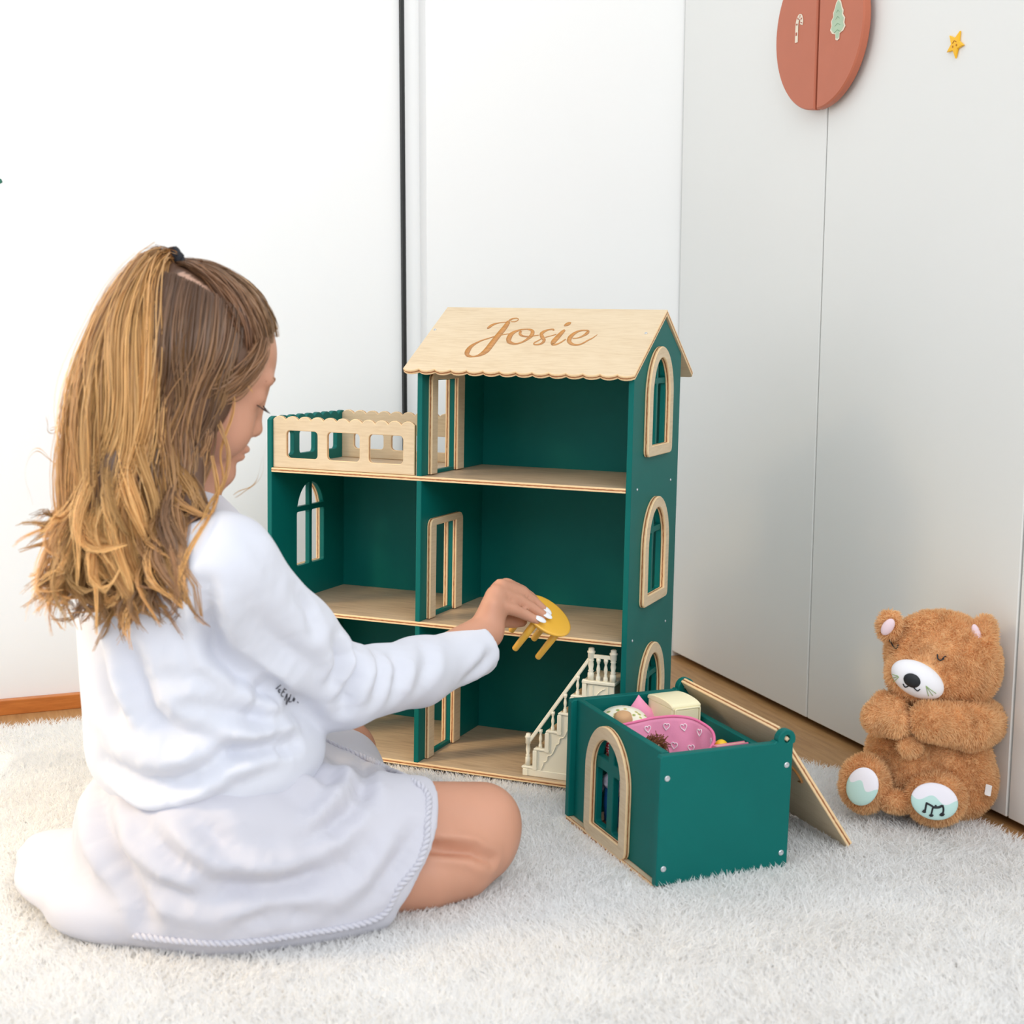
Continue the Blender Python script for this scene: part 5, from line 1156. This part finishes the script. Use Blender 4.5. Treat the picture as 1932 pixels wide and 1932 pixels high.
def lock(path, nst, r_mid, r_tip, col0, col1, rad=0.00055, curl=0.0, cyc=2.5, wob=0.003, ph=None):
    """one lock of hair: nst fine ribbons around a path, gathering at the tip"""
    path = crom(path, NPT); t = np.linspace(0, 1, NPT)[:, None]; tn = np.gradient(path, axis=0); tn /= np.maximum(np.linalg.norm(tn, axis=1), 1e-9)[:, None]
    vd = path - CAM_P; s1 = np.cross(tn, vd); s1 /= np.maximum(np.linalg.norm(s1, axis=1), 1e-9)[:, None]; s2 = np.cross(tn, s1)
    p0 = hg.uniform(0, 6.28) if ph is None else ph; amp = wob * t ** 0.8 + curl * np.clip(t - 0.6, 0, 1) ** 1.3 * 2.6
    path = path + amp * (np.sin(cyc * 2 * math.pi * t ** 1.15 + p0) * s1 + 0.6 * np.cos(cyc * 2 * math.pi * t ** 1.15 + p0) * s2)
    wd = r_mid * np.sin(np.pi * np.clip(0.12 + 0.86 * t, 0, 1)) + r_tip * (1.1 - t); lc = hg.uniform(0.62, 1.36)
    ab = hg.normal(size=(nst, 2, 1, 1)) * 0.6; fr = hg.uniform(5, 14, (nst, 1, 1)); p1 = hg.uniform(0, 6.28, (nst, 1, 1))
    X = path[None] + wd[None] * (ab[:, 0] * s1[None] + ab[:, 1] * s2[None]) + 0.0012 * np.sin(fr * t[None] + p1) * s1[None]
    L_ = hg.uniform(0.84, 1.0, (nst, 1)); ix = L_ * np.arange(NPT)[None]; i0 = np.minimum(ix.astype(int), NPT - 2); fx = (ix - i0)[..., None]; k = np.arange(nst)[:, None]
    X = X[k, i0] * (1 - fx) + X[k, i0 + 1] * fx; X = push_out(X.reshape(-1, 3)).reshape(nst, NPT, 3)
    tt = np.linspace(0, 1, NPT)[None, :, None]; w = (2.0 * rad * (1 - 0.75 * tt ** 2) * np.minimum(1, 0.25 + 6 * tt) + 0.0002) * 0.5
    tg = np.gradient(X, axis=1); C_ = np.broadcast_to(HC, X.shape).copy(); C_[..., 2] = np.minimum(X[..., 2], HC[2]); ou = X - C_ + hg.normal(size=(nst, 1, 3)) * 0.03
    sd = np.cross(tg, ou); sd /= np.maximum(np.linalg.norm(sd, axis=2), 1e-9)[..., None]
    Vv = np.stack([X - sd * w, X + sd * w], 2).reshape(-1, 3)
    j = (np.arange(nst)[:, None] * NPT + np.arange(NPT - 1)[None]).ravel() * 2
    parts_.append((Vv, [np.stack([j, j + 1, j + 3, j + 2], 1)]))
    c = (col0 + (col1 - col0) * tt) * lc * hg.uniform(0.82, 1.18, (nst, 1, 1)); cols_.append(np.repeat(c, 2, 1).reshape(-1, 3))
# pony tail locks
ptc = np.array([P(*c) for c in PT]); ptr = np.array(PRp) * 0.00047; bk_ = -HRm[:, 0]
for k in range(165):
    a = hg.uniform(0, 2 * math.pi); rho = math.sqrt(hg.uniform(0.1, 1.0)); n_ = hg.integers(7, 9)
    off = np.array([math.cos(a), 0.7 * math.sin(a), 0.0]); pth = ptc + off[None] * rho * ptr[:, None]
    pth[1] = ptc[1] + off * rho * ptr[1] * 0.8 + [0, 0, 0.010 * rho * (0.4 - math.sin(a) * 0.6)]; pth[0] = ptc[0] + off * rho * 0.003
    ex = hg.uniform(-0.05, 0.055); pth = np.vstack([pth[:n_], pth[n_ - 1] + [hg.normal() * 0.014 - 0.003, hg.normal() * 0.006, -0.02 + ex * 0.4]])
    gold = hg.uniform(0, 1); lock(pth, 36, 0.0055, 0.0016, MDB * (1 - gold * .7) + GLD * gold * .7, GLD * 0.75 + BLD * 0.25 if gold > 0.35 else MDB * 0.5 + GLD * 0.5, 0.0005, 0.014, hg.uniform(1.75, 2.1), 0.0100, 2.2 * math.cos(a) + 1.2 * rho + hg.normal() * 0.5)
# side and back locks below the parting
def side_path(s, depth):
    x = s * 5; i = min(int(x), 4); g_ = SG[i] * (1 - (x - i)) + SG[i + 1] * (x - i); g_ = g_.copy()
    for j in range(2, 7): g_[j] += np.array([0.1, 1.0, 0]) * depth
    return g_
def mirror(X):
    q = (X - HC) @ HRm; q[..., 1] *= -1; return q @ HRm.T + HC
for k in range(190):
    s = hg.uniform(0, 1); g_ = side_path(s, hg.uniform(-0.002, 0.020)); n_ = 7 if hg.random() < 0.72 else 6
    g_[2:] += hg.normal(size=(5, 3)) * [0.004, 0.002, 0.003]; g_ = g_[:n_]; g_[-1] += [hg.normal() * 0.008, 0, hg.normal() * 0.012]
    tip = hg.uniform(0, 1); lock(g_, 34, 0.0048, 0.0014, DKB * 0.85 + MDB * 0.15, MDB * (1 - tip * 0.7) + GLD * tip * 0.7, 0.00048, 0.014, hg.uniform(1.9, 2.3), 0.0090, 9 * s + hg.normal() * 0.5)
for k in range(45):
    s = hg.uniform(0.4, 1); g_ = mirror(side_path(s, hg.uniform(0, 0.015)))
    g_ = g_[:5]; g_[4] = g_[3] + [-0.01, 0.0, -0.045]
    lock(g_, 24, 0.0055, 0.0014, DKB * 0.6 + MDB * 0.4, MDB, 0.0006, 0.012, 2.4, 0.004)
# hair drawn back from the forehead to the tie, and rooted along the parting
tie_l = np.array([-42, 0, 88.0])
def cap_path(a, b, n=9, lift=1.03):
    ca, ra = np.array([-6, 0, 26.0]), np.array([78.5, 71.0, 67.0]); qa, qb = (np.array(a) - ca) / ra, (np.array(b) - ca) / ra
    out = []
    for t in np.linspace(0, 1, n):
        q = qa * (1 - t) + qb * t; q = q / np.linalg.norm(q) * (1.0 + (lift - 1) * min(1, 0.25 + 3 * t) + 0.012 * math.sin(math.pi * t)); out.append(hp(*(ca + q * ra)))
    return np.array(out)
for k in range(190):
    w = hg.uniform(-1.2, 1.2); root = np.array([52 - 16 * w * w, 46 * w, 68 - 24 * abs(w) ** 1.5]) + hg.normal(size=3) * [5, 3, 5]; fr_ = 1 - abs(w)
    lock(cap_path(root, tie_l + [hg.normal() * 3, hg.normal() * 4, 0]), 20, 0.0022, 0.0008, MDB * 0.6 + BLD * 0.4 * fr_ + DKB * 0.3 * (1 - fr_), MDB * 0.8 + DKB * 0.2, 0.0004, 0, 1.0, 0.0004)
# temple hair sweeping over the ear, loose wisps
for k in range(80):
    s = hg.uniform(0, 1); a = (46 - 12 * s + 3 * hg.normal(), -48 - 15 * s, 52 - 48 * s); mid = cap_path(a, (24 - 14 * s + hg.normal() * 4, -68, -14 - 10 * s + hg.normal() * 5), 5, 1.02)
    e1 = P(364 + 9 * hg.normal(), 800 + 16 * hg.normal(), 1.246); e2 = P(338 + 11 * hg.normal(), 890 + 20 * hg.normal(), 1.236)
    lock(np.vstack([mid, e1, e2]), 24, 0.0055, 0.0018, MDB * 0.6 + DKB * 0.4, MDB * 0.8 + GLD * 0.12, 0.0004, 0.006, 1.6, 0.002)
for pth, ns in (([(432, 700, 1.258), (440, 770, 1.258), (418, 850, 1.256), (420, 905, 1.25), (390, 950, 1.225), (368, 985, 1.2)], 6), ([(410, 790, 1.255), (430, 850, 1.252), (420, 915, 1.24), (385, 970, 1.2), (372, 1040, 1.19)], 10),
                ([(400, 860, 1.245), (408, 930, 1.23), (392, 990, 1.195), (378, 1060, 1.188), (352, 1120, 1.184)], 14), ([(468, 640, 1.27), (462, 700, 1.262), (475, 745, 1.27)], 5),
                ([(440, 935, 1.26), (475, 915, 1.28), (498, 870, 1.29), (503, 820, 1.295)], 2),
                ([(120, 800, 1.262), (95, 810, 1.262), (92, 782, 1.262)], 3), ([(110, 880, 1.255), (70, 850, 1.255), (48, 900, 1.255), (60, 960, 1.25)], 2), ([(100, 1050, 1.24), (75, 1080, 1.24), (52, 1085, 1.24)], 8), ([(105, 1010, 1.24), (80, 1030, 1.24), (65, 1025, 1.24)], 6), ([(130, 1090, 1.23), (115, 1125, 1.23), (132, 1145, 1.225)], 8)):
    lock([P(*c) for c in pth], ns, 0.0012, 0.0008, MDB * 0.4 + GLD * 0.6, GLD, 0.00033, 0.0, 1.0, 0.0008)
VH, FH = join_arrays(parts_); CH_ = np.concatenate(cols_)
me = mesh_np('hair', pl(VH), FH); smooth(me)
at = me.attributes.new('tint', 'FLOAT_COLOR', 'POINT'); at.data.foreach_set('color', np.clip(np.concatenate([CH_, np.ones((len(CH_), 1))], 1), 0, 1).astype(np.float32).ravel())
put('hair', me, hair_mat(), person)
# dark hair tie
TIE = plain('hair_tie_black', (30, 32, 40), rough=0.8, var=0.2, nscale=200)
tc = P(336, 498, 1.306) + np.array([0, 0, 0.002]); ax = np.array([0.75, 0.3, 0.35]); ax /= np.linalg.norm(ax); e1 = np.cross(ax, [0, 0, 1]); e1 /= np.linalg.norm(e1); e2 = np.cross(ax, e1)
th = np.linspace(0, 2 * math.pi, 40); ring = tc + 0.0092 * (np.cos(th)[:, None] * e1 + np.sin(th)[:, None] * e2) + 0.0012 * np.sin(9 * th)[:, None] * ax
put('hair_tie', tube(pl(ring), 0.0052, 10), TIE, person)

# ================================================================== toy table in the hand
n_t = np.array([0.52, -0.34, 0.78]); n_t /= np.linalg.norm(n_t); xt = np.array([0.80, 0.35, -0.40]); xt -= n_t * (xt @ n_t); xt /= np.linalg.norm(xt); yt = np.cross(n_t, xt)
TC = P(1032, 1160, 1.556)
tt_ = thing('toy_table', 'round yellow toy table with stub legs held in fingers', 'toy table', m4(np.stack([xt, yt, n_t], 1), TC - n_t * 0.040))
YT = plain('yellow_plastic', (240, 184, 66), rough=0.35, var=0.03, coat=0.2)
me = lathe([(0.0005, 0.0362), (0.026, 0.0362), (0.0305, 0.037), (0.0315, 0.0385), (0.0312, 0.0398), (0.029, 0.0402), (0.0005, 0.0400)], 40); smooth(me); put('table_top', me, YT, tt_)
me = lathe([(0.0235, 0.0325), (0.0250, 0.0330), (0.0250, 0.0364), (0.0235, 0.0364)], 36); smooth(me); put('apron', me, YT, tt_)
for k in range(4):
    a = math.pi / 4 + k * math.pi / 2; me = lathe([(0.0030, -0.008), (0.0036, -0.007), (0.0040, 0.016), (0.0042, 0.0364)], 16); smooth(me); put('leg', me, YT, tt_, T(0.0215 * math.cos(a), 0.0215 * math.sin(a), 0))
